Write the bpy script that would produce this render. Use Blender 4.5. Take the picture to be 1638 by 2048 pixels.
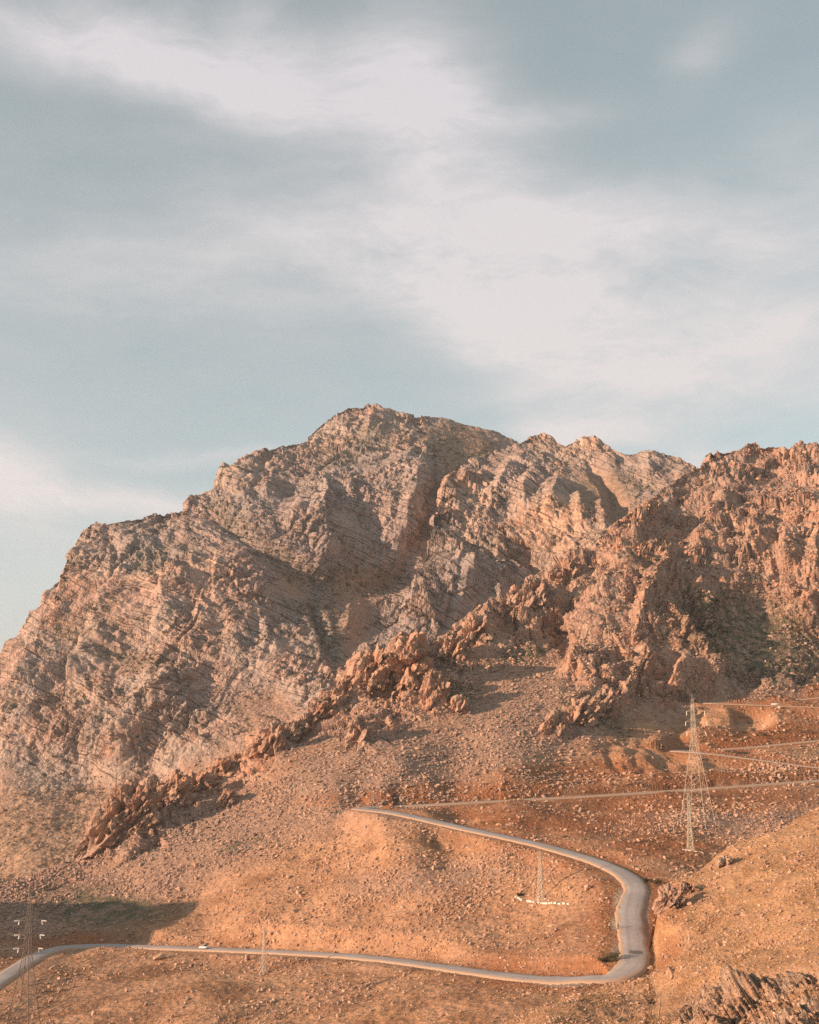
import bpy, bmesh, math, random
import numpy as np
from mathutils import Vector, Matrix

for o in list(bpy.data.objects):
    bpy.data.objects.remove(o)
SC = bpy.context.scene
COL = SC.collection
rad = math.radians
random.seed(7)
RNG = np.random.default_rng(11)

# ------------------------------------------------------------------ camera
FOC, HOR, CXP, CYP = 2200.0, 1430.0, 819.0, 1024.0      # focal length and horizon row in photo pixels
PITCH = math.atan((HOR - CYP) / FOC)
cam_d = bpy.data.cameras.new('camera')
cam = bpy.data.objects.new('camera', cam_d)
COL.objects.link(cam)
cam.location = (0, 0, 0)
cam.rotation_euler = (math.pi / 2 + PITCH, 0, 0)
cam_d.sensor_fit = 'VERTICAL'
cam_d.sensor_height = 24.0
cam_d.lens = 24.0 * FOC / 2048.0
cam_d.clip_start = 0.5
cam_d.clip_end = 60000
SC.camera = cam

# ------------------------------------------------------------------ light
SUN_ELEV, SUN_FROM = 12.5, (-1.0, -0.38)                   # elevation in degrees, ground direction towards the sun
SUN_STRENGTH, SKY_STRENGTH, EXPOSURE = 5.0, 0.088, 0.92
az = math.atan2(SUN_FROM[0], SUN_FROM[1])                 # compass angle from +Y
sun_d = bpy.data.lights.new('sun', 'SUN')
sun_d.energy = SUN_STRENGTH
sun_d.angle = rad(0.6)
sun_d.color = (1.0, 0.67, 0.45)
sun = bpy.data.objects.new('sun', sun_d)
COL.objects.link(sun)
to_sun = Vector((math.sin(az) * math.cos(rad(SUN_ELEV)), math.cos(az) * math.cos(rad(SUN_ELEV)), math.sin(rad(SUN_ELEV))))
sun.rotation_euler = to_sun.to_track_quat('Z', 'Y').to_euler()
sun.location = (-300, 0, 600)

SC.view_settings.view_transform = 'Standard'
SC.view_settings.look = 'None'
SC.view_settings.exposure = EXPOSURE
SC.view_settings.gamma = 1.0
SC.view_settings.use_curve_mapping = False
SC.render.engine = 'CYCLES'
SC.cycles.use_denoising = False
SC.cycles.max_bounces = 4
SC.cycles.diffuse_bounces = 3
SC.cycles.volume_bounces = 0
SC.cycles.sample_clamp_indirect = 4.0

# ------------------------------------------------------------------ pixel <-> place helpers
def place(px, py, Y):
    """world point at forward distance Y that the photo shows at (px, py)"""
    px, py, Y = np.asarray(px, float), np.asarray(py, float), np.asarray(Y, float)
    v = CYP - py
    yy = FOC * math.cos(PITCH) - v * math.sin(PITCH)
    zz = FOC * math.sin(PITCH) + v * math.cos(PITCH)
    s = Y / yy
    return np.stack([(px - CXP) * s, Y + 0 * s, zz * s], -1)

def project(V):
    c, s_ = math.cos(PITCH), math.sin(PITCH)
    fwd = V[..., 1] * c + V[..., 2] * s_
    up = -V[..., 1] * s_ + V[..., 2] * c
    return CXP + FOC * V[..., 0] / fwd, CYP - FOC * up / fwd
def ray_dir(px, py):
    p = place(px, py, 1.0)
    return p / np.linalg.norm(p)

# ------------------------------------------------------------------ world
def build_world():
    w = bpy.data.worlds.new('World')
    SC.world = w
    w.use_nodes = True
    nt = w.node_tree
    N, L = nt.nodes, nt.links
    N.clear()
    def nd(t, **kw):
        n = N.new(t)
        for k, v in kw.items():
            setattr(n, k, v)
        return n
    def math_(op, a, b=None, clamp=False):
        n = nd('ShaderNodeMath', operation=op, use_clamp=clamp)
        for i, s in enumerate((a, b)):
            if s is None:
                continue
            if isinstance(s, (int, float)):
                n.inputs[i].default_value = s
            else:
                L.new(s, n.inputs[i])
        return n.outputs[0]
    def vmath(op, a, b):
        n = nd('ShaderNodeVectorMath', operation=op)
        for i, s in enumerate((a, b)):
            if isinstance(s, (tuple, list, np.ndarray)):
                n.inputs[i].default_value = tuple(float(q) for q in s)
            elif isinstance(s, (int, float)):
                n.inputs[3 if op == 'SCALE' else i].default_value = s
            else:
                L.new(s, n.inputs[i])
        return n.outputs['Value'] if op == 'DOT_PRODUCT' else n.outputs[0]
    def noise(vec, scale, detail, rough=0.5, dist=0.0):
        n = nd('ShaderNodeTexNoise')
        n.inputs['Scale'].default_value = scale
        n.inputs['Detail'].default_value = detail
        n.inputs['Roughness'].default_value = rough
        n.inputs['Distortion'].default_value = dist
        L.new(vec, n.inputs['Vector'])
        return n
    def mixrgb(f, a, b, mode='MIX'):
        n = nd('ShaderNodeMix', data_type='RGBA', blend_type=mode)
        for s, i in ((f, 0), (a, 6), (b, 7)):
            if isinstance(s, (int, float)):
                n.inputs[i].default_value = s
            elif isinstance(s, tuple):
                n.inputs[i].default_value = s + (1,)
            else:
                L.new(s, n.inputs[i])
        return n.outputs[2]
    tc = nd('ShaderNodeTexCoord')
    d0 = tc.outputs['Generated']
    sky = nd('ShaderNodeTexSky', sky_type='NISHITA')
    sky.sun_disc = False
    sky.sun_elevation = rad(SUN_ELEV)
    sky.sun_rotation = az
    sky.altitude = 1200
    sky.air_density = 1.0
    sky.dust_density = 0.6
    sky.ozone_density = 2.0
    hs = nd('ShaderNodeHueSaturation')
    hs.inputs['Saturation'].default_value = 0.57
    hs.inputs['Hue'].default_value = 0.44
    hs.inputs['Value'].default_value = 1.0
    L.new(sky.outputs[0], hs.inputs['Color'])
    base = hs.outputs[0]
    # domain warp, then streaked cirrus
    wn = noise(d0, 2.6, 5, 0.55)
    wv = vmath('SUBTRACT', wn.outputs['Color'], (0.5, 0.5, 0.5))
    d1 = vmath('ADD', d0, vmath('SCALE', wv, 0.11))
    # rolling bands: stretch along a line that falls to the right
    mp = nd('ShaderNodeMapping')
    mp.inputs['Rotation'].default_value = (0, rad(-16), 0)
    mp.inputs['Scale'].default_value = (1.3, 2.2, 5.0)
    L.new(d1, mp.inputs['Vector'])
    band = noise(mp.outputs[0], 1.25, 6, 0.52, 0.35).outputs['Fac']
    fine = noise(mp.outputs[0], 3.6, 9, 0.66, 0.35).outputs['Fac']
    fibre = noise(mp.outputs[0], 11.0, 7, 0.68, 0.5).outputs['Fac']
    blobs = [  # px, py, half-width, half-height, tilt (deg, + falls right), weight
        (300, 95, 350, 85, 14, .9), (150, 60, 260, 60, 10, .3), (520, 60, 60, 110, 30, .35), (500, 205, 190, 45, 12, .75), (880, 230, 140, 120, 55, 1.1), (720, 200, 210, 80, 12, .45),
        (1080, 265, 130, 30, -14, .45), (960, 510, 280, 130, 20, .6), (1250, 490, 460, 95, -4, .8), (1000, 650, 340, 70, 22, .9),
        (1280, 725, 330, 45, 5, .75), (1540, 640, 130, 55, -8, .75), (1420, 95, 70, 50, -40, .35), (1100, 848, 100, 42, 10, .95), (1400, 905, 55, 28, 0, .9), (1230, 845, 100, 34, 0, .6),
        (0, 915, 170, 80, 24, 1.0), (300, 972, 280, 30, 3, .7), (450, 885, 180, 16, -3, .35), (1020, 780, 120, 26, 0, .35), (420, 520, 460, 110, -6, .4), (1300, 640, 420, 120, 4, .45), (1610, 300, 90, 60, 25, .2),
    ]
    acc = None
    for px, py, rw, rh, tilt, wt in blobs:
        c = ray_dir(px, py)
        right = np.array([1.0, 0, 0]) - c * c[0]
        right /= np.linalg.norm(right)
        up = np.cross(right, c)
        up = up if up[2] > 0 else -up
        a = rad(tilt)
        t1 = right * math.cos(a) - up * math.sin(a)
        t2 = right * math.sin(a) + up * math.cos(a)
        k = 1.0 / math.sqrt(FOC ** 2 + (px - CXP) ** 2 + (py - CYP) ** 2)
        dc = vmath('SUBTRACT', d1, tuple(c))
        A = vmath('DOT_PRODUCT', dc, tuple(t1 / (rw * k)))
        B = vmath('DOT_PRODUCT', dc, tuple(t2 / (rh * k)))
        r2 = math_('ADD', math_('MULTIPLY', A, A), math_('MULTIPLY', B, B))
        g = math_('MULTIPLY', math_('POWER', 2.718, math_('MULTIPLY', r2, -0.9)), wt)
        front = math_('GREATER_THAN', vmath('DOT_PRODUCT', d0, tuple(c)), 0.0)
        g = math_('MULTIPLY', g, front)
        acc = g if acc is None else math_('ADD', acc, math_('MULTIPLY', g, math_('SUBTRACT', 1.0, math_('MULTIPLY', acc, 0.55), clamp=True)))
    thin = math_('MULTIPLY', math_('SUBTRACT', band, 0.36, clamp=True), 0.8)
    tex = math_('MULTIPLY', math_('SUBTRACT', math_('ADD', fine, math_('MULTIPLY', fibre, 0.45)), 0.40, clamp=True), 2.0)
    dens = math_('ADD', math_('MULTIPLY', acc, math_('ADD', tex, 0.22)), math_('MULTIPLY', thin, math_('ADD', tex, 0.35)), clamp=True)
    sep = nd('ShaderNodeSeparateXYZ')
    L.new(d0, sep.inputs[0])
    el = math_('MULTIPLY', sep.outputs[2], 1.9, clamp=True)         # higher sky: clouds greyer
    ccol = mixrgb(el, (5.2, 4.85, 4.6), (4.3, 4.12, 4.3))
    veil = mixrgb(0.36, base, (3.1, 3.32, 3.45))
    out = mixrgb(dens, veil, ccol)
    bg = nd('ShaderNodeBackground')
    bg.inputs['Strength'].default_value = SKY_STRENGTH
    L.new(out, bg.inputs['Color'])
    wo = nd('ShaderNodeOutputWorld')
    L.new(bg.outputs[0], wo.inputs['Surface'])
build_world()

# ------------------------------------------------------------------ noise in numpy
def _h(ix, iy, iz, seed):
    h = (ix.astype(np.uint32) * np.uint32(374761393) + iy.astype(np.uint32) * np.uint32(668265263)
         + iz.astype(np.uint32) * np.uint32(2147483647) + np.uint32((seed * 974711 + 12345) & 0xffffffff))
    h = (h ^ (h >> np.uint32(13))) * np.uint32(1274126177)
    h = (h ^ (h >> np.uint32(15))) * np.uint32(2246822519)
    return h ^ (h >> np.uint32(16))
_G = np.array([[1,1,0],[-1,1,0],[1,-1,0],[-1,-1,0],[1,0,1],[-1,0,1],[1,0,-1],[-1,0,-1],
               [0,1,1],[0,-1,1],[0,1,-1],[0,-1,-1],[1,1,0],[-1,1,0],[0,-1,1],[0,-1,-1]], np.float32)
def perlin(x, y, z, seed=0):
    x, y, z = (np.asarray(q, np.float32) for q in (x, y, z))
    fx, fy, fz = np.floor(x), np.floor(y), np.floor(z)
    ix, iy, iz = fx.astype(np.int64), fy.astype(np.int64), fz.astype(np.int64)
    x, y, z = x - fx, y - fy, z - fz
    u, v, w = (t * t * t * (t * (t * 6 - 15) + 10) for t in (x, y, z))
    res = 0
    for dx in (0, 1):
        wx = u if dx else 1 - u
        for dy in (0, 1):
            wy = v if dy else 1 - v
            for dz in (0, 1):
                g = _G[_h(ix + dx, iy + dy, iz + dz, seed) & np.uint32(15)]
                n = g[..., 0] * (x - dx) + g[..., 1] * (y - dy) + g[..., 2] * (z - dz)
                res = res + n * wx * wy * (w if dz else 1 - w)
    return res
def fbm(x, y, z, octv=4, seed=0, gain=0.5):
    r, a, f = 0, 1.0, 1.0
    for i in range(octv):
        r = r + a * perlin(x * f, y * f, z * f, seed + i * 17)
        a *= gain; f *= 2.03
    return r
def ridged(x, y, z, octv=4, seed=0, gain=0.5):
    r, a, f, tot = 0, 1.0, 1.0, 0
    for i in range(octv):
        n = 1 - np.abs(perlin(x * f, y * f, z * f, seed + i * 13)) * 2.0
        r = r + a * n * np.abs(n)
        tot += a
        a *= gain; f *= 2.07
    return r / tot
def worley(x, y, z, seed=0):
    """F1, F2, the nearest cell's hash and the offset from its seed point"""
    x, y, z = (np.asarray(q, np.float32) for q in (x, y, z))
    fx, fy, fz = np.floor(x), np.floor(y), np.floor(z)
    ix, iy, iz = fx.astype(np.int64), fy.astype(np.int64), fz.astype(np.int64)
    x, y, z = x - fx, y - fy, z - fz
    f1 = np.full(x.shape, 9.0, np.float32); f2 = f1.copy(); hid = np.zeros(x.shape, np.uint32)
    ox, oy, oz = (np.zeros(x.shape, np.float32) for _ in range(3))
    s = np.float32(1 / 1024.0)
    for dx in (-1, 0, 1):
        for dy in (-1, 0, 1):
            for dz in (-1, 0, 1):
                h = _h(ix + dx, iy + dy, iz + dz, seed)
                px = x - dx - (h & np.uint32(1023)).astype(np.float32) * s
                py = y - dy - ((h >> np.uint32(10)) & np.uint32(1023)).astype(np.float32) * s
                pz = z - dz - ((h >> np.uint32(20)) & np.uint32(1023)).astype(np.float32) * s
                d = px * px + py * py + pz * pz
                near = d < f1
                f2 = np.where(near, f1, np.minimum(f2, d))
                hid = np.where(near, h, hid)
                ox = np.where(near, px, ox); oy = np.where(near, py, oy); oz = np.where(near, pz, oz)
                f1 = np.where(near, d, f1)
    return np.sqrt(f1), np.sqrt(f2), hid, ox, oy, oz
def facets(u, v, w, seed, tilt=1.0, crack=0.35):
    """blocks with flat, tilted faces and recessed joints; roughly -1..1"""
    f1, f2, h, ox, oy, oz = worley(u, v, w, seed)
    a = (h & np.uint32(255)).astype(np.float32) / 255 - 0.5
    b = ((h >> np.uint32(8)) & np.uint32(255)).astype(np.float32) / 255 - 0.5
    c = ((h >> np.uint32(16)) & np.uint32(255)).astype(np.float32) / 255 - 0.5
    joint = 1 - np.minimum((f2 - f1) / 0.13, 1)
    return a * 0.9 + tilt * (2.2 * b * ox + 1.6 * c * oz) - crack * joint
def sstep(a, b, x):
    t = np.clip((x - a) / (b - a), 0, 1)
    return t * t * (3 - 2 * t)
def hash1(i, seed=0):
    i = np.asarray(i).astype(np.int64)
    return _h(i, i * 0 + 3, i * 0 + 9, seed).astype(np.float64) / 4294967295.0

# ------------------------------------------------------------------ surfaces laid through known points
class Sheet:
    """depth and cover, interpolated through surveyed points (px, py, distance, rockiness)"""
    def __init__(self, pts, smooth=1e-4):
        a = np.array(pts, float)
        self.p = a[:, :2] / 400.0
        n = len(a)
        K = self._k(self.p, self.p) + np.eye(n) * smooth
        P = np.c_[np.ones(n), self.p]
        A = np.block([[K, P], [P.T, np.zeros((3, 3))]])
        v = np.c_[np.log(a[:, 2]), a[:, 3]]
        self.c = np.linalg.solve(A, np.r_[v, np.zeros((3, 2))])
    @staticmethod
    def _k(a, b):
        d2 = ((a[:, None, :] - b[None, :, :]) ** 2).sum(-1)
        return 0.5 * d2 * np.log(d2 + 1e-9)
    def __call__(self, px, py):
        px, py = np.broadcast_arrays(np.asarray(px, float), np.asarray(py, float))
        q = np.stack([px.ravel(), py.ravel()], -1) / 400.0
        out = np.empty((len(q), 2))
        for i in range(0, len(q), 40000):
            s = q[i:i + 40000]
            out[i:i + 40000] = self._k(s, self.p) @ self.c[:-3] + np.c_[np.ones(len(s)), s] @ self.c[-3:]
        return np.exp(out[:, 0]).reshape(px.shape), np.clip(out[:, 1], 0, 1).reshape(px.shape)

def curve(poly):
    a = np.array(poly, float)
    return lambda x: np.interp(x, a[:, 0], a[:, 1])
def grow(idx_fn, pts):
    return pts

# roads: px, py, distance, half width left / right of travel direction (m)
ROAD_LOW = [(-60, 2000, 330, 3.6, 3.6), (0, 1958, 355, 3.6, 3.6), (60, 1918, 385, 3.6, 3.6), (100, 1900, 405, 3.8, 3.8), (150, 1893, 416, 4, 4), (250, 1892, 416, 3.6, 3.6), (415, 1897, 390, 3.5, 3.5),
            (560, 1903, 362, 3.5, 3.5), (700, 1911, 332, 3.5, 3.5), (800, 1921, 310, 3.5, 3.5), (900, 1935, 285, 3.5, 3.5), (1000, 1948, 262, 3.5, 3.8), (1100, 1957, 245, 3.6, 4.8), (1170, 1957, 238, 3.6, 4.6),
            (1220, 1950, 235, 3.6, 3.6), (1255, 1935, 238, 3.5, 3.5), (1270, 1912, 245, 3.6, 3.2), (1268, 1880, 257, 3.6, 3.1), (1266, 1850, 270, 4.2, 2.8), (1266, 1820, 283, 4.6, 2.8), (1270, 1795, 294, 4.0, 3.0), (1272, 1775, 303, 3.6, 3.4),
            (1255, 1752, 315, 3.5, 3.6), (1210, 1728, 330, 3.5, 3.5), (1150, 1708, 346, 3.5, 3.5), (1080, 1689, 366, 3.5, 3.5), (1000, 1671, 386, 3.5, 3.5), (920, 1654, 405, 3.5, 3.5), (850, 1638, 424, 3.5, 3.5),
            (790, 1625, 440, 3.5, 3.5), (750, 1619, 452, 4.5, 3.8), (725, 1616.5, 464, 5, 3.5), (740, 1615, 474, 3.5, 3.5), (800, 1612, 478, 3.5, 3.5), (900, 1606.5, 481, 3.5, 3.5), (1000, 1601, 485, 3.5, 3.5), (1200, 1590, 494, 3.5, 3.5), (1400, 1577, 506, 3.5, 3.5),
            (1640, 1560, 522, 3.5, 3.5), (1800, 1549, 535, 3.5, 3.5)]
ROAD_MID = [(1800, 1552, 532, 3.5, 3.5), (1640, 1535, 541, 3.5, 3.5), (1540, 1522, 548, 3.5, 3.5), (1440, 1509, 556, 3.5, 3.5), (1385, 1503, 562, 4, 4), (1355, 1501, 570, 4.5, 4), (1375, 1500.5, 580, 4, 4), (1420, 1499, 584, 3.5, 3.5), (1500, 1494, 588, 3.5, 3.5),
            (1640, 1480, 598, 3.5, 3.5), (1800, 1467, 608, 3.5, 3.5)]
ROAD_TOP = [(1800, 1420, 620, 3, 3), (1638, 1414, 624, 3, 3), (1550, 1411, 627, 3, 3), (1470, 1408, 631, 3, 3), (1415, 1406, 637, 3.5, 3), (1440, 1404, 645, 3, 3), (1500, 1406, 648, 3, 3), (1550, 1405, 650, 3, 3), (1638, 1394, 655, 3, 3), (1800, 1374, 664, 3, 3)]

# -- hillside with the roads, the spine of crags and the crag on the right
HILL_CREST = [(-420, 1790), (-200, 1775), (0, 1760), (60, 1752), (130, 1718), (165, 1700), (200, 1655), (240, 1608), (300, 1578), (370, 1566), (430, 1545), (500, 1505), (535, 1462), (549, 1448), (562, 1462), (600, 1442), (640, 1418), (678, 1392),
              (690, 1356), (700, 1372), (716, 1340), (740, 1316), (768, 1312), (784, 1330), (797, 1284), (822, 1274), (842, 1290), (880, 1276), (940, 1226), (1000, 1196), (1060, 1162), (1120, 1122), (1180, 1097),
              (1215, 1062), (1250, 1032), (1300, 1000), (1340, 962), (1400, 932), (1430, 906), (1480, 900), (1500, 884), (1540, 892), (1580, 896), (1605, 880), (1640, 898), (1720, 884), (1900, 890)]
HILL_PTS = [(-420, 1790, 520, 0), (-200, 1775, 520, 0), (0, 1760, 515, .3), (165, 1700, 535, .7), (200, 1655, 545, 1), (240, 1608, 560, 1), (300, 1578, 575, 1), (370, 1566, 585, .9), (430, 1545, 592, .8), (500, 1505, 600, .9), (549, 1448, 612, 1), (600, 1442, 622, .9),
            (640, 1418, 630, .9), (690, 1356, 642, 1), (740, 1316, 655, 1), (822, 1274, 672, 1), (880, 1276, 690, 1), (940, 1226, 712, 1), (1000, 1196, 732, 1), (1060, 1162, 752, 1), (1120, 1122, 775, 1), (1215, 1062, 812, 1), (1300, 1000, 852, 1), (1400, 932, 900, 1),
            (1500, 884, 930, 1), (1605, 880, 930, 1), (1720, 884, 940, 1), (1900, 890, 950, 1),
            # crag on the right
            (1270, 1112, 742, 1), (1225, 1180, 708, 1), (1180, 1250, 684, 1), (1165, 1330, 640, 1), (1140, 1290, 688, .7), (1290, 1200, 694, 1), (1300, 1300, 660, 1), (1330, 1130, 745, .9), (1240, 1370, 632, 1), (1340, 1390, 640, 1), (1400, 1350, 648, 1),
            (1420, 1300, 672, .8), (1400, 1200, 716, .6), (1500, 1230, 726, .25), (1480, 1320, 678, .2), (1560, 1300, 694, .2), (1600, 1370, 668, .5), (1500, 1380, 662, .8), (1440, 1150, 745, .9), (1550, 1150, 752, .9), (1638, 1180, 732, .9), (1600, 1050, 792, 1), (1500, 1010, 850, 1), (1400, 1040, 835, 1), (1440, 960, 885, 1),
            (1540, 960, 900, .6), (1720, 1200, 770, .6), (1720, 1000, 850, .9), (1310, 1060, 815, .8), (1640, 1100, 770, 1), (1900, 1300, 740, .4),
            # flank below the spine
            (1090, 1190, 722, 1), (1000, 1265, 690, .9), (1120, 1260, 698, .8), (920, 1320, 655, .8), (1020, 1330, 652, .3), (1100, 1345, 645, .05), (860, 1370, 622, 1), (790, 1380, 624, .9), (880, 1400, 606, .7), (960, 1400, 612, .2), (720, 1430, 602, .35), (640, 1480, 585, .3), (850, 1460, 580, .1), (1150, 1400, 606, .35), (1080, 1440, 585, .25), (1170, 1450, 590, .6), (1200, 1420, 605, .6),
            (1280, 1430, 605, .2), (1000, 1480, 558, .02), (1180, 1490, 562, .05), (800, 1540, 522, .05), (700, 1520, 545, .15), (720, 1475, 575, .6), (600, 1600, 512, .05), (560, 1530, 560, .2), (440, 1590, 558, .5), (360, 1640, 535, .5), (280, 1680, 522, .6), (450, 1680, 495, .05), (220, 1740, 508, .15), (100, 1810, 478, .1), (0, 1850, 450, .1), (300, 1760, 480, 0), (-200, 1880, 450, 0), (-400, 1900, 450, 0),
            (300, 1840, 441, 0), (150, 1870, 432, 0),
            # terraces on the right
            (1400, 1412, 634, 0), (1380, 1440, 615, .05), (1450, 1440, 609, 0), (1440, 1468, 597, 0), (1550, 1450, 607, 0), (1550, 1475, 597, 0), (1638, 1450, 610, 0), (1330, 1462, 597, .1), (1270, 1490, 572, 0), (1230, 1525, 548, 0), (1320, 1535, 540, 0), (1420, 1545, 533, 0), (1540, 1555, 530, 0), (1120, 1570, 508, .05), (950, 1580, 500, .05),
            (1300, 1400, 630, .4), (800, 1590, 492, .1), (680, 1605, 490, 0),
            # slopes between the roads
            (1080, 1800, 320, 0), (735, 1800, 370, 0), (500, 1800, 420, 0), (650, 1700, 440, 0), (720, 1660, 440, 0), (900, 1720, 382, 0), (900, 1850, 322, 0), (700, 1870, 346, 0), (1150, 1880, 268, 0), (1180, 1780, 306, 0), (1000, 1880, 300, 0), (1200, 1850, 276, 0),
            (1100, 1660, 400, 0), (1200, 1640, 420, 0), (1250, 1690, 356, 0), (1395, 1645, 405, 0), (1380, 1700, 352, 0), (1300, 1720, 335, 0), (1340, 1765, 308, 0), (1550, 1640, 405, 0), (1500, 1720, 340, 0), (1638, 1690, 352, 0), (1800, 1680, 350, 0),
            # below the lower road, and hidden ground under the spur
            (700, 2048, 246, 0), (400, 2048, 266, 0), (0, 2048, 300, 0), (400, 1960, 322, 0), (200, 1960, 350, 0), (700, 1980, 283, 0), (1000, 2048, 206, 0), (1000, 1990, 236, 0), (900, 1990, 250, 0), (1100, 2048, 199, 0), (1300, 2000, 225, 0), (1400, 1950, 258, 0), (1638, 1950, 250, 0), (1638, 2100, 205, 0), (1400, 1850, 275, 0), (-200, 2048, 300, 0), (-400, 2000, 330, 0),
            (0, 2300, 205, 0), (500, 2300, 180, 0), (1000, 2300, 150, 0), (1400, 2300, 150, 0), (1800, 2300, 150, 0), (1900, 1900, 260, 0), (-400, 2300, 205, 0), (1900, 1500, 600, 0), (1900, 1600, 480, 0), (2500, 900, 960, 1), (2500, 1200, 800, .6), (2500, 1400, 660, 0), (2500, 1560, 530, 0), (2500, 1700, 360, 0), (2500, 2000, 250, 0), (2500, 2300, 160, 0)]
for r in (ROAD_LOW[::2], ROAD_MID[::2], ROAD_TOP[::2]):
    HILL_PTS += [(a, b, c, 0) for a, b, c, _, _ in r]

# -- near spur on the right, reaching the camera's feet
SPUR_CREST = [(960, 2085), (1000, 2062), (1060, 2020), (1100, 2000), (1200, 1978), (1250, 1964), (1276, 1944), (1290, 1915), (1300, 1880), (1309, 1840), (1322, 1802), (1345, 1776), (1400, 1748), (1480, 1702), (1560, 1660), (1640, 1622), (1720, 1585), (1900, 1520)]
SPUR_PTS = [(960, 2085, 190, 0), (1000, 2062, 200, 0), (1100, 2000, 222, 0), (1200, 1978, 226, 0), (1286, 1945, 234, 0), (1304, 1880, 250, 0), (1304, 1835, 264, 0), (1314, 1800, 276, 0), (1400, 1748, 288, 0), (1480, 1702, 293, 0), (1560, 1660, 296, 0), (1640, 1622, 300, 0), (1720, 1585, 305, 0), (1900, 1520, 310, 0),
            (1345, 1830, 250, .3), (1330, 1900, 236, 0), (1638, 1700, 255, 0), (1638, 1800, 210, 0), (1638, 1900, 174, .1), (1638, 1960, 154, .7), (1638, 2048, 132, 1), (1500, 1750, 255, 0), (1500, 1830, 223, 0), (1500, 1920, 192, 0), (1500, 1975, 174, .6), (1520, 2048, 150, 1), (1420, 1990, 184, .6), (1400, 2048, 170, .8), (1400, 1850, 234, 0), (1400, 1930, 206, 0), (1330, 1990, 203, 0), (1300, 2048, 186, 0),
            (1200, 2048, 192, 0), (1100, 2048, 192, 0), (1000, 2300, 120, 0), (1300, 2300, 105, 0), (1638, 2300, 85, .3), (1900, 2300, 80, 0), (1900, 1800, 200, 0), (1900, 2048, 130, 0), (900, 3200, 4.5, 0), (1300, 3200, 4.5, 0), (1638, 3200, 4.5, 0), (1900, 3200, 4.5, 0), (1300, 2700, 22, 0), (1700, 2700, 20, 0), (950, 2700, 24, 0), (2700, 1380, 330, 0), (2700, 1800, 215, 0), (2700, 2300, 90, 0), (2700, 2700, 20, 0), (2700, 3200, 4.5, 0), (2300, 1430, 322, 0), (2300, 1800, 205, 0)]

# -- the main massif
MAIN_CREST = [(-420, 1640), (-100, 1470), (0, 1395), (60, 1325), (105, 1250), (130, 1195), (148, 1110), (160, 1066), (190, 1042), (215, 1046), (300, 1030), (368, 1020), (380, 997), (440, 975), (460, 940), (490, 915), (560, 890), (610, 880), (640, 850),
              (690, 816), (740, 812), (780, 822), (830, 836), (880, 836), (940, 850), (1000, 866), (1040, 888), (1120, 930), (1400, 1010), (1900, 1010)]
MAIN_PTS = [(-420, 1640, 1000, 1), (-100, 1470, 1060, 1), (0, 1395, 1085, 1), (105, 1250, 1135, 1), (148, 1110, 1180, 1), (190, 1042, 1200, 1), (300, 1030, 1225, 1), (380, 997, 1260, 1), (440, 975, 1285, 1), (490, 915, 1330, 1), (610, 880, 1400, .9), (690, 816, 1455, .9), (780, 822, 1465, .8), (880, 836, 1480, .5), (1000, 866, 1500, .4), (1120, 930, 1500, .5), (1400, 1010, 1450, .5), (1900, 1010, 1450, .5),
            (-420, 1750, 850, 0), (-100, 1600, 935, .2), (0, 1565, 940, .3), (100, 1560, 935, .5), (200, 1580, 912, .3), (300, 1560, 905, .5), (420, 1500, 895, .5), (470, 1455, 905, .5),
            (60, 1440, 1005, 1), (110, 1350, 1055, 1), (140, 1230, 1115, 1), (200, 1400, 985, 1), (230, 1250, 1075, 1), (200, 1130, 1150, 1), (170, 1280, 1075, .4), (280, 1330, 1010, .3), (330, 1365, 962, 1), (300, 1450, 935, 1), (250, 1510, 925, 1), (390, 1450, 925, 1), (345, 1170, 1085, 1), (300, 1250, 1050, 1), (400, 1230, 1050, 1), (400, 1330, 990, 1), (480, 1350, 965, .9), (480, 1420, 930, .1), (560, 1400, 935, .2), (540, 1290, 1000, 1), (640, 1370, 930, 1), (600, 1340, 955, 1),
            (520, 1180, 1080, 1), (450, 1100, 1130, 1), (340, 1100, 1150, 1), (560, 1120, 1130, .4), (480, 1030, 1200, .6), (540, 980, 1250, 1), (480, 960, 1270, 1), (600, 1040, 1190, 1), (640, 1130, 1135, .8), (590, 1180, 1120, .2), (700, 1160, 1165, .1), (780, 1160, 1180, .3), (640, 1220, 1090, .8), (610, 1270, 1030, 1), (690, 1270, 1060, .2), (700, 1340, 1000, .5),
            (720, 1030, 1225, 1), (650, 1040, 1195, 1), (640, 960, 1260, 1), (720, 900, 1345, .8), (790, 870, 1390, 1), (820, 850, 1430, 1), (850, 950, 1285, 1), (850, 1030, 1235, 1), (760, 1090, 1195, 1), (830, 1120, 1190, 1), (900, 990, 1330, .3), (950, 900, 1420, .1), (1000, 950, 1380, .1), (880, 900, 1385, .2), (870, 1080, 1240, .6), (780, 1210, 1140, .8), (790, 1260, 1090, .8),
            (-420, 1900, 640, 0), (-100, 1770, 700, 0), (0, 1740, 715, 0), (0, 1650, 815, 0), (100, 1640, 815, 0), (150, 1700, 745, 0), (250, 1610, 850, 0), (400, 1570, 855, 0), (500, 1520, 850, 0), (300, 1750, 650, 0), (600, 1600, 700, 0), (700, 1480, 780, 0), (800, 1450, 760, 0), (1000, 1400, 800, 0), (1300, 1400, 820, 0), (1638, 1400, 830, 0), (1900, 1400, 830, 0)]
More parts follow.
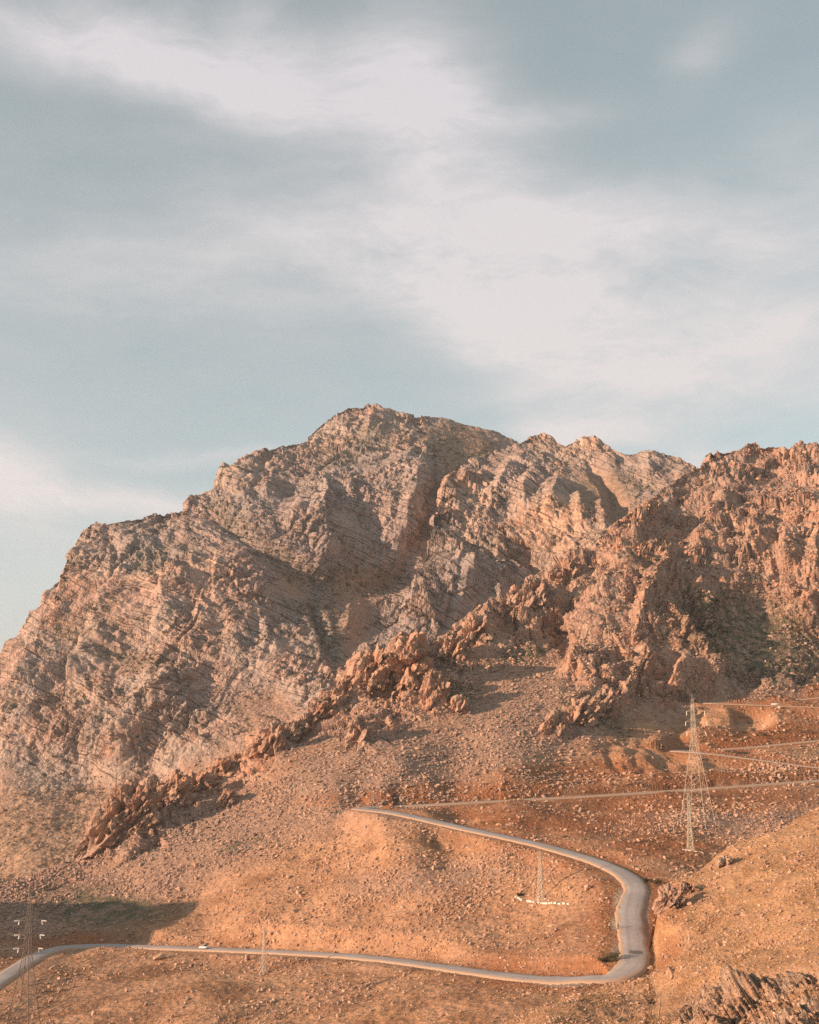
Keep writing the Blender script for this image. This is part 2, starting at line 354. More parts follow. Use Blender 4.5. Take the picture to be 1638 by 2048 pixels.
# -- the golden cliffs right of the bowl
GOLD_CREST = [(660, 1370), (700, 1325), (760, 1268), (825, 1180), (852, 1105), (872, 1030), (890, 966), (906, 940), (925, 930), (980, 906), (1040, 886), (1060, 871), (1085, 868), (1110, 880), (1130, 890), (1155, 882), (1178, 872), (1205, 884), (1240, 906), (1300, 902), (1330, 906), (1360, 916), (1400, 932), (1600, 960), (1900, 960)]
GOLD_PTS = [(660, 1370, 945, 1), (700, 1325, 965, 1), (760, 1268, 990, 1), (830, 1180, 1035, 1), (866, 1090, 1085, 1), (888, 948, 1205, 1), (920, 932, 1235, 1), (980, 906, 1270, .8), (1060, 871, 1300, 1), (1130, 890, 1290, .8), (1178, 872, 1285, 1), (1240, 906, 1255, 1), (1330, 906, 1240, 1), (1400, 932, 1220, 1), (1600, 960, 1180, 1), (1900, 960, 1180, 1),
            (900, 1000, 1160, 1), (960, 960, 1205, 1), (1000, 925, 1250, .5), (1060, 930, 1235, .8), (1040, 980, 1180, 1), (1000, 1040, 1125, 1), (940, 1040, 1125, 1), (1100, 1000, 1138, 1), (1120, 950, 1205, .8), (1150, 1040, 1092, 1), (1195, 1070, 1050, 1), (1090, 1080, 1085, 1), (1180, 990, 1170, .1), (1220, 940, 1215, .4), (1260, 1000, 1150, .3), (1230, 1050, 1095, .3), (1300, 960, 1185, .9), (1340, 950, 1195, .6), (920, 1100, 1062, .9), (1000, 1110, 1075, .9), (1080, 1130, 1080, .9),
            (880, 1190, 1015, 1), (960, 1190, 1040, 1), (840, 1240, 985, 1), (930, 1260, 1000, 1), (1060, 1190, 1050, .9), (800, 1330, 925, .6), (700, 1400, 900, .3), (950, 1320, 960, .5), (1100, 1220, 1010, .5), (1300, 1080, 1020, .5), (1600, 1000, 1120, .5), (1900, 1000, 1120, .5)]
# -- hazy shoulder far left
FAR_CREST = [(-420, 1560), (-100, 1365), (0, 1308), (40, 1266), (60, 1225), (85, 1208), (110, 1165), (135, 1146), (180, 1110), (300, 1090), (400, 1120)]
FAR_PTS = [(-420, 1560, 1480, 1), (-100, 1365, 1500, 1), (0, 1308, 1510, 1), (60, 1225, 1530, 1), (135, 1146, 1550, 1), (300, 1090, 1560, 1), (400, 1120, 1560, 1), (0, 1380, 1430, 1), (100, 1270, 1450, 1), (60, 1330, 1430, .8), (-100, 1500, 1380, .8), (0, 1550, 1330, .5), (300, 1550, 1330, .5), (-420, 1700, 1300, .4), (200, 1300, 1440, 1)]

hill_s, spur_s, main_s, gold_s, far_s = (Sheet(p) for p in (HILL_PTS, SPUR_PTS, MAIN_PTS, GOLD_PTS, FAR_PTS))

# ------------------------------------------------------------------ roads as world curves
def catmull(P, step=1.5):
    P = np.array(P, float)
    out = []
    for i in range(len(P) - 1):
        p0, p1, p2, p3 = P[max(i - 1, 0)], P[i], P[i + 1], P[min(i + 2, len(P) - 1)]
        n = max(2, int(np.linalg.norm(p2[:3] - p1[:3]) / step))
        for t in np.linspace(0, 1, n, endpoint=False):
            out.append(0.5 * ((2 * p1) + (-p0 + p2) * t + (2 * p0 - 5 * p1 + 4 * p2 - p3) * t * t + (-p0 + 3 * p1 - 3 * p2 + p3) * t ** 3))
    out.append(P[-1])
    return np.array(out)
def road_line(R):
    R = np.array(R, float)
    w = place(R[:, 0], R[:, 1], R[:, 2])
    c = catmull(np.c_[w, R[:, 3:] * 0.76])
    k = np.hanning(25); k /= k.sum()
    z = np.convolve(np.pad(c[:, 2], 12, mode='edge'), k, 'valid')
    c[:, 2] = z
    return c
roads = [road_line(r) for r in (ROAD_LOW, ROAD_MID, ROAD_TOP)]
ROAD_ALL = np.concatenate(roads)

def road_near(x, y, full=False):
    """plan distance beyond the road edge and the road level there"""
    x, y = np.asarray(x, float), np.asarray(y, float)
    shp = x.shape
    x, y = x.ravel(), y.ravel()
    dist = np.full(x.shape, 1e3); lev = np.zeros(x.shape); ry = np.zeros(x.shape)
    cell = {}
    R = ROAD_ALL
    cx, cy = np.floor(R[:, 0] / 30).astype(int), np.floor(R[:, 1] / 30).astype(int)
    near = {}
    for i, (a, b) in enumerate(zip(cx, cy)):
        for da in (-1, 0, 1):
            for db in (-1, 0, 1):
                near.setdefault((a + da, b + db), []).append(i)
    kx, ky = np.floor(x / 30).astype(int), np.floor(y / 30).astype(int)
    key = kx * 100003 + ky
    order = np.argsort(key, kind='stable')
    ks = key[order]
    cuts = np.r_[0, np.nonzero(np.diff(ks))[0] + 1, len(ks)]
    for a, b in zip(cuts[:-1], cuts[1:]):
        idx = order[a:b]
        lst = near.get((kx[idx[0]], ky[idx[0]]))
        if not lst:
            continue
        q = R[sorted(set(lst))]
        for i in range(0, len(idx), 20000):
            ii = idx[i:i + 20000]
            d = np.hypot(x[ii, None] - q[None, :, 0], y[ii, None] - q[None, :, 1]) - q[None, :, 3:5].mean(-1)
            m = d.argmin(1)
            dist[ii] = d[np.arange(len(ii)), m]
            lev[ii] = q[m, 2]; ry[ii] = q[m, 1]
    if full:
        return dist.reshape(shp), lev.reshape(shp), ry.reshape(shp)
    return dist.reshape(shp), lev.reshape(shp)

# ------------------------------------------------------------------ rock relief, in metres along the surface normal
def relief_bedded(p, rock, dip=0.42, bed=8.0, rib=70.0, ribamp=9.0, lean=0.5, seed=0, size=1.0):
    """layered cliff: leaning ribs, stepped beds, cross joints and broken blocks"""
    x, y, z = p[..., 0], p[..., 1], p[..., 2]
    wx = fbm(x / 90, y / 90, z / 90, 3, seed + 1)
    wz = fbm(x / 60, y / 60, z / 60, 3, seed + 2)
    r = x - lean * z + 0.25 * y
    ribs = ridged(r / rib + wx * 0.7, z / (rib * 3.2) + wz * 0.5, y / (rib * 3), 5, seed + 3, 0.5)
    d = ribamp * (ribs - 0.35)
    b = (z + dip * x + 0.1 * y + wz * 9.0) / bed
    fb = np.floor(b); t = b - fb
    hstep = hash1(fb, seed + 5) * 0.6 + hash1(np.floor(b / 3.0), seed + 6) * 0.8
    strong = sstep(-0.15, 0.4, fbm(x / 130, y / 130, z / 130, 2, seed + 8))
    lip = sstep(0.0, 0.12, t) * (1 - 0.55 * t)                      # each bed: a sharp lip easing back upwards
    d += bed * 0.42 * (hstep - 0.7) * (0.3 + 0.9 * strong) + bed * 0.22 * (0.35 + strong) * (lip - 0.6)
    rough = 0.45 + 0.9 * sstep(-0.3, 0.35, fbm(x / 75, y / 75, z / 75, 2, seed + 14))
    for cs, a, s, st in ((34.0, 4.6, 20, 2.2), (13.0, 3.0, 21, 1.6), (5.2, 1.6, 22, 1.2), (2.3, 0.6, 23, 1.0)):
        cs *= size
        d += a * size * rough * facets((x - lean * 0.6 * z) / cs + wx * 0.8, y / cs, (z + dip * x) / (cs * st) + wz * 0.6, seed + s)
    d += 0.5 * rough * fbm(x / 4.5, y / 4.5, z / 6, 2, seed + 12, 0.6)
    return d * rock
def relief_craggy(p, rock, seed=0, size=1.0, lean=0.45, ribamp=9.0, rib=46.0):
    """broken crag: leaning ribs and angular blocks on three scales"""
    x, y, z = p[..., 0], p[..., 1], p[..., 2]
    wx = fbm(x / (60 * size), y / (60 * size), z / (60 * size), 3, seed + 1)
    wz = fbm(x / (45 * size), y / (45 * size), z / (45 * size), 3, seed + 2)
    r = x - lean * z + 0.2 * y
    ribs = ridged(r / rib + wx * 0.9, z / (rib * 2.2) + wz * 0.6, y / (rib * 2), 5, seed + 3, 0.52)
    d = 0.6 * ribamp * (ribs - 0.3)
    rough = 0.5 + 0.8 * sstep(-0.3, 0.35, fbm(x / (50 * size), y / (50 * size), z / (50 * size), 2, seed + 14))
    for cs, a, s, st in ((30.0, 7.0, 20, 1.9), (12.5, 4.0, 21, 1.5), (5.0, 1.5, 22, 1.2), (2.0, 0.45, 23, 1.0)):
        cs *= size
        d += a * size * rough * facets((x - lean * z) / cs + wx * 0.8, y / cs, (z + 0.4 * x) / (cs * st) + wz * 0.6, seed + s)
    d += 0.4 * size * fbm(x / (4.5 * size), y / (4.5 * size), z / (6 * size), 3, seed + 12, 0.6)
    return d * rock
def ribs_px(PX, PY, lst):
    """traced ribs (amp > 0: steep on the left, easing off to the right) and gullies (amp < 0), metres"""
    tot = np.zeros(PX.shape)
    for pts, w, amp in lst:
        P = np.array(pts, float)
        seg = np.hypot(*np.diff(P, axis=0).T); L = seg.sum(); at = 0.0
        best = np.full(PX.shape, 1e9); side = np.zeros(PX.shape); pos = np.zeros(PX.shape)
        for (x0, y0), (x1, y1), sl in zip(P[:-1], P[1:], seg):
            dx, dy = x1 - x0, y1 - y0
            t = np.clip(((PX - x0) * dx + (PY - y0) * dy) / (sl * sl), 0, 1)
            dd = np.hypot(PX - x0 - t * dx, PY - y0 - t * dy)
            m = dd < best
            best = np.where(m, dd, best)
            side = np.where(m, np.sign((PX - x0) * dy - (PY - y0) * dx), side)
            pos = np.where(m, (at + t * sl) / L, pos)
            at += sl
        end = sstep(0, 0.18, pos) * 0.75 + 0.25
        end *= (sstep(0, 0.2, 1 - pos) * 0.7 + 0.3)
        if amp > 0:
            prof = np.where(side < 0, np.clip(1 - best / (0.38 * w), 0, 1), np.clip(1 - best / w, 0, 1))
        else:
            prof = np.clip(1 - best / (0.6 * w), 0, 1) ** 1.3
        tot = tot + amp * prof * end
    return tot
def relief_soil(p, soil, seed=0, amp=1.0):
    x, y, z = p[..., 0], p[..., 1], p[..., 2]
    d = 2.2 * fbm(x / 45, y / 45, z / 45, 3, seed + 31) + 0.35 * fbm(x / 5, y / 5, z / 5, 3, seed + 32, 0.6) + 0.12 * fbm(x / 1.3, y / 1.3, z / 1.3, 2, seed + 33)
    return d * soil * amp

# ------------------------------------------------------------------ building a terrain sheet
def mesh_grid(name, V, attrs, mat, keep=None):
    nr, nc = V.shape[:2]
    me = bpy.data.meshes.new(name)
    idx = np.arange(nr * nc).reshape(nr, nc)
    q = np.stack([idx[:-1, :-1], idx[1:, :-1], idx[1:, 1:], idx[:-1, 1:]], -1).reshape(-1, 4)
    if keep is not None:
        q = q[keep.ravel()]
    used = np.zeros(nr * nc, bool); used[q.ravel()] = True
    remap = np.cumsum(used) - 1
    q = remap[q]
    co = V.reshape(-1, 3)[used]
    me.vertices.add(len(co)); me.loops.add(q.size); me.polygons.add(len(q))
    me.vertices.foreach_set('co', co.astype(np.float32).ravel())
    me.loops.foreach_set('vertex_index', q.astype(np.int32).ravel())
    me.polygons.foreach_set('loop_start', np.arange(0, q.size, 4, dtype=np.int32))
    me.polygons.foreach_set('use_smooth', np.ones(len(q), bool))
    me.update(calc_edges=True)
    for k, a in attrs.items():
        at = me.attributes.new(k, 'FLOAT', 'POINT')
        at.data.foreach_set('value', a.reshape(-1)[used].astype(np.float32))
    me.materials.append(mat)
    ob = bpy.data.objects.new(name, me)
    COL.objects.link(ob)
    return ob

def normals(V):
    du = np.gradient(V, axis=1); dv = np.gradient(V, axis=0)
    n = -np.cross(du, dv)
    n /= np.linalg.norm(n, axis=-1, keepdims=True) + 1e-9
    return n

def blur(a, k):
    w = np.hanning(2 * k + 3)[1:-1]; w /= w.sum()
    for ax in (0, 1):
        pad = [(0, 0)] * a.ndim; pad[ax] = (k, k)
        b = np.pad(a, pad, mode='edge')
        a = np.apply_along_axis(lambda m: np.convolve(m, w, 'valid'), ax, b)
    return a

def sheet_grid(sheet, crest, bottom, x0, x1, step, rows, back=26, backlen=170.0, drop=0.75, power=1.0, tail=(0, 0)):
    px = np.arange(x0, x1 + step, step)
    px = np.concatenate([np.arange(x0 - tail[0], x0 - 5, 22.0), px, np.arange(px[-1] + 12, px[-1] + tail[1], 22.0)])
    top = curve(crest)(px); bot = bottom(px)
    t = np.linspace(0, 1, rows) ** power
    PX = np.broadcast_to(px, (rows, len(px)))
    PY = top[None] + t[:, None] * (bot - top)[None]
    Y, rock = sheet(PX, PY)
    V = place(PX, PY, Y)
    s = (np.linspace(1, 0, back, endpoint=False)) ** 2.2 * backlen
    B = np.repeat(V[:1], back, 0).copy()
    B[..., 1] += s[:, None]
    B[..., 0] *= (B[..., 1] / V[0, :, 1][None])
    B[..., 2] -= drop * s[:, None]
    V = np.concatenate([B, V]); 
    PX = np.concatenate([np.repeat(PX[:1], back, 0), PX]); PY = np.concatenate([np.repeat(PY[:1], back, 0), PY])
    rock = np.concatenate([np.repeat(rock[:1], back, 0), rock])
    return PX, PY, V, rock

# ------------------------------------------------------------------ materials
class Nodes:
    def __init__(self, name):
        self.m = bpy.data.materials.new(name)
        self.m.use_nodes = True
        self.t = self.m.node_tree
        self.t.nodes.clear()
        self.out = self.n('ShaderNodeOutputMaterial')
        self.bsdf = self.n('ShaderNodeBsdfPrincipled')
        self.bsdf.inputs['Specular IOR Level'].default_value = 0.15
        self.bsdf.inputs['Roughness'].default_value = 0.95
        self.t.links.new(self.bsdf.outputs[0], self.out.inputs['Surface'])
        g = self.n('ShaderNodeNewGeometry')
        self.pos = g.outputs['Position']
        self.true_n = g.outputs['True Normal']
    def n(self, t, **kw):
        x = self.t.nodes.new(t)
        for k, v in kw.items():
            setattr(x, k, v)
        return x
    def put(self, s, inp):
        if isinstance(s, (int, float)):
            inp.default_value = s
        elif isinstance(s, tuple):
            inp.default_value = s + (1,) if (len(s) == 3 and inp.type == 'RGBA') else s
        else:
            self.t.links.new(s, inp)
    def math(self, op, a, b=0.0, clamp=False):
        x = self.n('ShaderNodeMath', operation=op, use_clamp=clamp)
        self.put(a, x.inputs[0]); self.put(b, x.inputs[1])
        return x.outputs[0]
    def mix(self, f, a, b, mode='MIX'):
        x = self.n('ShaderNodeMix', data_type='RGBA', blend_type=mode)
        self.put(f, x.inputs[0]); self.put(a, x.inputs[6]); self.put(b, x.inputs[7])
        return x.outputs[2]
    def scale(self, v, s):
        x = self.n('ShaderNodeVectorMath', operation='MULTIPLY')
        self.put(v, x.inputs[0]); self.put(s, x.inputs[1])
        return x.outputs[0]
    def noise(self, scale, detail=4, rough=0.55, vec=None, dist=0.0):
        x = self.n('ShaderNodeTexNoise')
        self.put(vec if vec is not None else self.pos, x.inputs['Vector'])
        x.inputs['Scale'].default_value = scale; x.inputs['Detail'].default_value = detail
        x.inputs['Roughness'].default_value = rough; x.inputs['Distortion'].default_value = dist
        return x.outputs['Fac']
    def vor(self, scale, feature='F1', vec=None, out='Distance'):
        x = self.n('ShaderNodeTexVoronoi', feature=feature)
        self.put(vec if vec is not None else self.pos, x.inputs['Vector'])
        x.inputs['Scale'].default_value = scale
        return x.outputs[out]
    def ramp(self, f, lo, hi):
        x = self.n('ShaderNodeMapRange', interpolation_type='SMOOTHSTEP')
        self.put(f, x.inputs[0]); x.inputs[1].default_value = lo; x.inputs[2].default_value = hi
        return x.outputs[0]
    def attr(self, name):
        return self.n('ShaderNodeAttribute', attribute_name=name).outputs['Fac']
    def bump(self, h, dist, strength=1.0, prev=None):
        x = self.n('ShaderNodeBump')
        x.inputs['Distance'].default_value = dist; x.inputs['Strength'].default_value = strength
        self.put(h, x.inputs['Height'])
        if prev is not None:
            self.t.links.new(prev, x.inputs['Normal'])
        return x.outputs[0]
    def done(self, col, normal=None):
        self.put(col, self.bsdf.inputs['Base Color'])
        if normal is not None:
            self.t.links.new(normal, self.bsdf.inputs['Normal'])
        return self.m

def terrain_material(name, warm=(0.41, 0.255, 0.165), grey=(0.30, 0.25, 0.215), rust=(0.40, 0.20, 0.10), soil=(0.36, 0.235, 0.14), px=1.0, bed=None):
    """px: size of a fine grain in metres for this distance"""
    k = Nodes(name)
    big = k.noise(0.012, 4); mid = k.noise(0.05, 5, 0.6); fin = k.noise(0.35 / px, 4, 0.65)
    rock = k.mix(k.ramp(big, 0.38, 0.62), warm, grey)
    rock = k.mix(k.math('MULTIPLY', k.ramp(mid, 0.52, 0.7), 0.6), rock, rust)
    streak = k.noise(0.5 / px, 3, 0.6, k.scale(k.pos, (1.0, 1.0, 0.22)))
    rock = k.mix(k.math('MULTIPLY', k.ramp(streak, 0.42, 0.68), 0.45), rock, (0.21, 0.165, 0.14))
    rock = k.mix(k.math('MULTIPLY', k.ramp(fin, 0.5, 0.72), 0.4), rock, (0.50, 0.40, 0.31))
    # jointed blocks: each its own shade, dirt in the joints
    wv = k.n('ShaderNodeTexNoise'); k.put(k.pos, wv.inputs['Vector']); wv.inputs['Scale'].default_value = 0.12 / px; wv.inputs['Detail'].default_value = 4
    wob = k.n('ShaderNodeVectorMath', operation='MULTIPLY_ADD')
    k.put(wv.outputs['Color'], wob.inputs[0]); wob.inputs[1].default_value = (7 * px, 7 * px, 7 * px); k.put(k.scale(k.pos, (1.0, 1.0, 0.6)), wob.inputs[2])
    edge = None
    for sc, wgt in ((0.16, 0.75), (0.42, 0.55)):
        vr = k.n('ShaderNodeTexVoronoi', feature='F1'); k.put(wob.outputs[0], vr.inputs['Vector']); vr.inputs['Scale'].default_value = sc / px
        sp = k.n('ShaderNodeSeparateColor'); k.put(vr.outputs['Color'], sp.inputs[0])
        rock = k.mix(k.math('MULTIPLY', k.ramp(sp.outputs[0], 0.55, 1.0), 0.30 * wgt), rock, (0.16, 0.125, 0.11))
        rock = k.mix(k.math('MULTIPLY', k.ramp(sp.outputs[1], 0.5, 1.0), 0.45 * wgt), rock, (0.50, 0.39, 0.29))
        ed = k.vor(sc / px, 'DISTANCE_TO_EDGE', wob.outputs[0])
        crack = k.math('SUBTRACT', 1.0, k.ramp(ed, 0.0, 0.10))
        patchy = k.ramp(k.noise(0.05 / px, 3), 0.38, 0.6)
        crack = k.math('MULTIPLY', crack, patchy)
        rock = k.mix(k.math('MULTIPLY', crack, 0.7 * wgt), rock, (0.085, 0.065, 0.055))
        edge = k.math('MULTIPLY', crack, -1.6 * wgt) if edge is None else k.math('ADD', edge, k.math('MULTIPLY', crack, -0.8 * wgt))
    rock = k.mix(k.math('MULTIPLY', k.attr('grey'), 0.8), rock, k.mix(0.62, rock, (0.26, 0.23, 0.225), 'MIX'))  # grey mask tints the rock: limestone tone and painted shade together
    if bed:
        sp = k.n('ShaderNodeSeparateXYZ'); k.put(k.pos, sp.inputs[0])
        b = k.math('ADD', sp.outputs[2], k.math('MULTIPLY', sp.outputs[0], bed[0]))
        b = k.math('ADD', b, k.math('MULTIPLY', k.noise(0.013, 4), 26.0))
        for T, wgt in ((bed[1] * 1.15, 0.9), (bed[1] * 0.43, 0.32)):
            fr = k.math('FRACT', k.math('DIVIDE', b, T))
            ln = k.math('SUBTRACT', 1.0, k.ramp(fr, 0.02, 0.2))
            ln = k.math('MULTIPLY', ln, k.ramp(k.noise(0.03, 4, 0.6), 0.38, 0.54))
            rock = k.mix(k.math('MULTIPLY', ln, wgt), rock, (0.10, 0.07, 0.058))
            edge = k.math('ADD', edge, k.math('MULTIPLY', ln, -0.9))
    so = k.mix(k.ramp(mid, 0.35, 0.65), soil, (soil[0] * 0.74, soil[1] * 0.72, soil[2] * 0.72))
    so = k.mix(k.math('MULTIPLY', k.ramp(fin, 0.45, 0.7), 0.5), so, (soil[0] * 1.2, soil[1] * 1.22, soil[2] * 1.25))
    pn = k.noise(0.09, 4, 0.65)
    st = k.noise(0.055, 6, 0.68, k.scale(k.pos, (1.0, 0.8, 2.6)), 0.4)
    so = k.mix(k.math('MULTIPLY', k.ramp(st, 0.48, 0.64), 0.75), so, (soil[0] * 0.52, soil[1] * 0.44, soil[2] * 0.38))
    so = k.mix(k.math('MULTIPLY', k.ramp(k.noise(0.11, 5, 0.6, k.scale(k.pos, (1.0, 0.7, 2.0))), 0.54, 0.7), 0.5), so, (soil[0] * 1.22, soil[1] * 1.22, soil[2] * 1.12))
    so = k.mix(k.math('MULTIPLY', k.attr('scree'), 0.85), so, k.mix(k.ramp(fin, 0.3, 0.7), (0.24, 0.15, 0.11), (0.40, 0.265, 0.195)))
    red = k.math('MULTIPLY', k.attr('red'), k.ramp(pn, 0.25, 0.5))
    so = k.mix(red, so, k.mix(fin, (0.22, 0.085, 0.04), (0.36, 0.15, 0.065)))
    col = k.mix(k.attr('rock'), so, rock)
    gv = k.math('MULTIPLY', k.attr('green'), k.ramp(k.noise(0.16, 5, 0.7), 0.36, 0.56))
    col = k.mix(gv, col, k.mix(fin, (0.055, 0.06, 0.035), (0.14, 0.125, 0.075)))
    col = k.mix(k.attr('track'), col, (0.40, 0.31, 0.235))
    h = k.math('ADD', k.math('MULTIPLY', k.vor(0.55 / px), 0.7), fin)
    h2 = k.noise(1.6 / px, 4, 0.7)
    nb = k.bump(k.math('ADD', h, k.math('MULTIPLY', edge, k.attr('rock'))), 0.9 * px, 0.8)
    nb = k.bump(h2, 0.45 * px, 0.8, nb)
    return k.done(col, nb)

MAT_MAIN = terrain_material('pale_bedded_limestone', warm=(0.49, 0.305, 0.235), grey=(0.41, 0.325, 0.285), rust=(0.44, 0.225, 0.145), soil=(0.44, 0.285, 0.19), px=1.4, bed=(0.42, 8.0))
MAT_GOLD = terrain_material('ochre_cliff_rock', warm=(0.52, 0.31, 0.21), grey=(0.43, 0.315, 0.26), rust=(0.45, 0.215, 0.125), px=1.4, bed=(0.75, 11.0))
MAT_HILL = terrain_material('red_brown_hillside', warm=(0.46, 0.235, 0.15), grey=(0.39, 0.235, 0.175), rust=(0.40, 0.17, 0.085), soil=(0.44, 0.252, 0.15), px=0.9)
MAT_SPUR = terrain_material('tawny_dry_slope', warm=(0.46, 0.25, 0.135), soil=(0.44, 0.258, 0.142), px=0.4)

# soft-edged ground cover patch, laid on the surveyed slope
def patch(PX, PY, cx, cy, rx, ry, tilt=0.0, soft=0.5):
    a = rad(tilt)
    u = ((PX - cx) * math.cos(a) + (PY - cy) * math.sin(a)) / rx
    v = (-(PX - cx) * math.sin(a) + (PY - cy) * math.cos(a)) / ry
    return 1 - sstep(1 - soft, 1 + soft, np.hypot(u, v))
def patches(PX, PY, lst):
    r = np.zeros(PX.shape)
    for q in lst:
        r = np.maximum(r, patch(PX, PY, *q))
    return r
def along(PX, PY, pts, w):
    """closeness to a polyline given in photo pixels"""
    best = np.full(PX.shape, 1e9)
    for (x0, y0), (x1, y1) in zip(pts[:-1], pts[1:]):
        dx, dy = x1 - x0, y1 - y0
        t = np.clip(((PX - x0) * dx + (PY - y0) * dy) / (dx * dx + dy * dy), 0, 1)
        best = np.minimum(best, np.hypot(PX - x0 - t * dx, PY - y0 - t * dy))
    return 1 - sstep(w * 0.3, w, best)

def structure(o, label=None):
    o['kind'] = 'structure'
    if label:
        o['label'] = label
    return o

STEP = 1.75
def GREY_SHADE(PX, PY):  # grey limestone, plus shade of the bowl and lower cliff put into the colour
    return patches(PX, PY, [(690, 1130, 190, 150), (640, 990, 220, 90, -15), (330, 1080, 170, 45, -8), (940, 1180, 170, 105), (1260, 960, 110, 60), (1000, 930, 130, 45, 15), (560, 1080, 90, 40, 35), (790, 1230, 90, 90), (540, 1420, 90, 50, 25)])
def wobble(PX, PY, a, seed):
    return (PX + a * fbm(PX / 45, PY / 45, 0 * PX, 3, seed + 200), PY + a * fbm(PX / 45, PY / 45, 0 * PX + 7, 3, seed + 210))
MAIN_RIBS = [([(165, 1075), (148, 1150), (128, 1225), (95, 1310), (40, 1430)], 60, 20), ([(245, 1140), (222, 1195), (200, 1260), (165, 1350), (150, 1400)], 70, 20), ([(362, 1125), (337, 1175), (328, 1225), (312, 1285)], 60, 18),
             ([(418, 1195), (397, 1260), (368, 1310)], 60, 17), ([(472, 1225), (450, 1290)], 45, 10), ([(540, 1240), (525, 1300)], 40, 8), ([(122, 1262), (68, 1380), (25, 1470), (10, 1540)], 55, 20), ([(190, 1300), (150, 1390), (110, 1480), (95, 1540)], 50, 14),
             ([(336, 1352), (312, 1400), (255, 1475), (190, 1552)], 85, 26), ([(222, 1355), (195, 1425), (160, 1500)], 45, 12), ([(385, 1405), (350, 1480), (310, 1530)], 34, 10), ([(425, 1470), (395, 1510), (360, 1545)], 30, 9), ([(290, 1400), (262, 1440), (225, 1500)], 30, 8),
             ([(465, 935), (448, 985)], 70, 16), ([(540, 950), (520, 1000)], 40, 10), ([(745, 820), (732, 870)], 40, 10), ([(838, 932), (815, 1010), (798, 1085)], 55, 18), ([(655, 985), (640, 1060), (655, 1130)], 75, 16), ([(780, 985), (768, 1085)], 40, 10), ([(600, 1000), (580, 1060)], 50, 9), ([(700, 1200), (690, 1260)], 40, 8),
             ([(400, 1015), (520, 1090), (600, 1155), (690, 1185)], 50, -14), ([(615, 1180), (640, 1245), (668, 1320)], 34, -16), ([(700, 880), (620, 930), (560, 1000)], 40, -8), ([(700, 1060), (730, 1130)], 24, -8), ([(870, 940), (862, 1040), (800, 1140), (730, 1180)], 46, -16),
             ([(300, 1050), (345, 1120)], 30, -7), ([(215, 1060), (235, 1130)], 30, -8), ([(270, 1300), (190, 1320)], 26, -8)]
GOLD_RIBS = [([(895, 945), (886, 1000)], 40, 10), ([(938, 932), (915, 985), (900, 1030)], 40, 9), ([(1032, 928), (988, 985), (965, 1015)], 60, 15), ([(1078, 930), (1052, 985), (1040, 1030)], 50, 12), ([(1112, 955), (1088, 1045)], 45, 12), ([(1150, 985), (1165, 1060)], 50, 14), ([(1195, 1010), (1205, 1075)], 40, 12),
             ([(1170, 905), (1225, 980), (1235, 1060)], 46, -16), ([(905, 1060), (985, 1100), (1085, 1140)], 26, -9), ([(940, 1110), (925, 1190), (905, 1260)], 34, 6), ([(1000, 1130), (985, 1210)], 34, 6), ([(870, 1150), (850, 1230)], 34, 7), ([(1290, 905), (1300, 960)], 40, 8)]
HILL_RIBS = [([(1272, 1108), (1215, 1180), (1165, 1250), (1160, 1330)], 70, 10), ([(1330, 1110), (1290, 1190), (1270, 1260)], 50, 9), ([(1575, 1070), (1570, 1150)], 55, 13), ([(1455, 980), (1410, 1060), (1380, 1120)], 60, 8), ([(1520, 1030), (1490, 1100)], 46, 9), ([(1330, 1010), (1250, 1080)], 50, 10), ([(1370, 1310), (1335, 1390)], 40, 9),
             ([(1425, 1320), (1395, 1395)], 40, 8), ([(1630, 1060), (1620, 1160)], 46, 9), ([(1290, 1290), (1250, 1370)], 36, 7), ([(1400, 950), (1330, 1040), (1230, 1130), (1190, 1190)], 40, -6), ([(1300, 1150), (1380, 1230), (1440, 1290)], 40, -6), ([(1140, 1150), (1120, 1250), (1130, 1310)], 40, -7),
             ([(985, 1210), (960, 1270)], 36, 8), ([(1065, 1165), (1045, 1230)], 36, 8), ([(905, 1268), (885, 1320)], 30, 7), ([(800, 1285), (795, 1340), (800, 1390)], 60, 14), ([(728, 1325), (712, 1380)], 50, 10), ([(690, 1358), (640, 1430), (610, 1450)], 22, 6), ([(855, 1345), (862, 1400)], 44, 9), ([(549, 1450), (530, 1490), (500, 1515)], 34, 9), ([(240, 1606), (195, 1680), (170, 1705)], 40, 8), ([(300, 1580), (265, 1640), (240, 1690)], 36, 8), ([(370, 1568), (340, 1610), (310, 1650)], 30, 6),
             ([(1140, 1420), (1090, 1470)], 40, 5), ([(1200, 1400), (1170, 1450)], 40, 5), ([(720, 1450), (705, 1490)], 36, 6)]
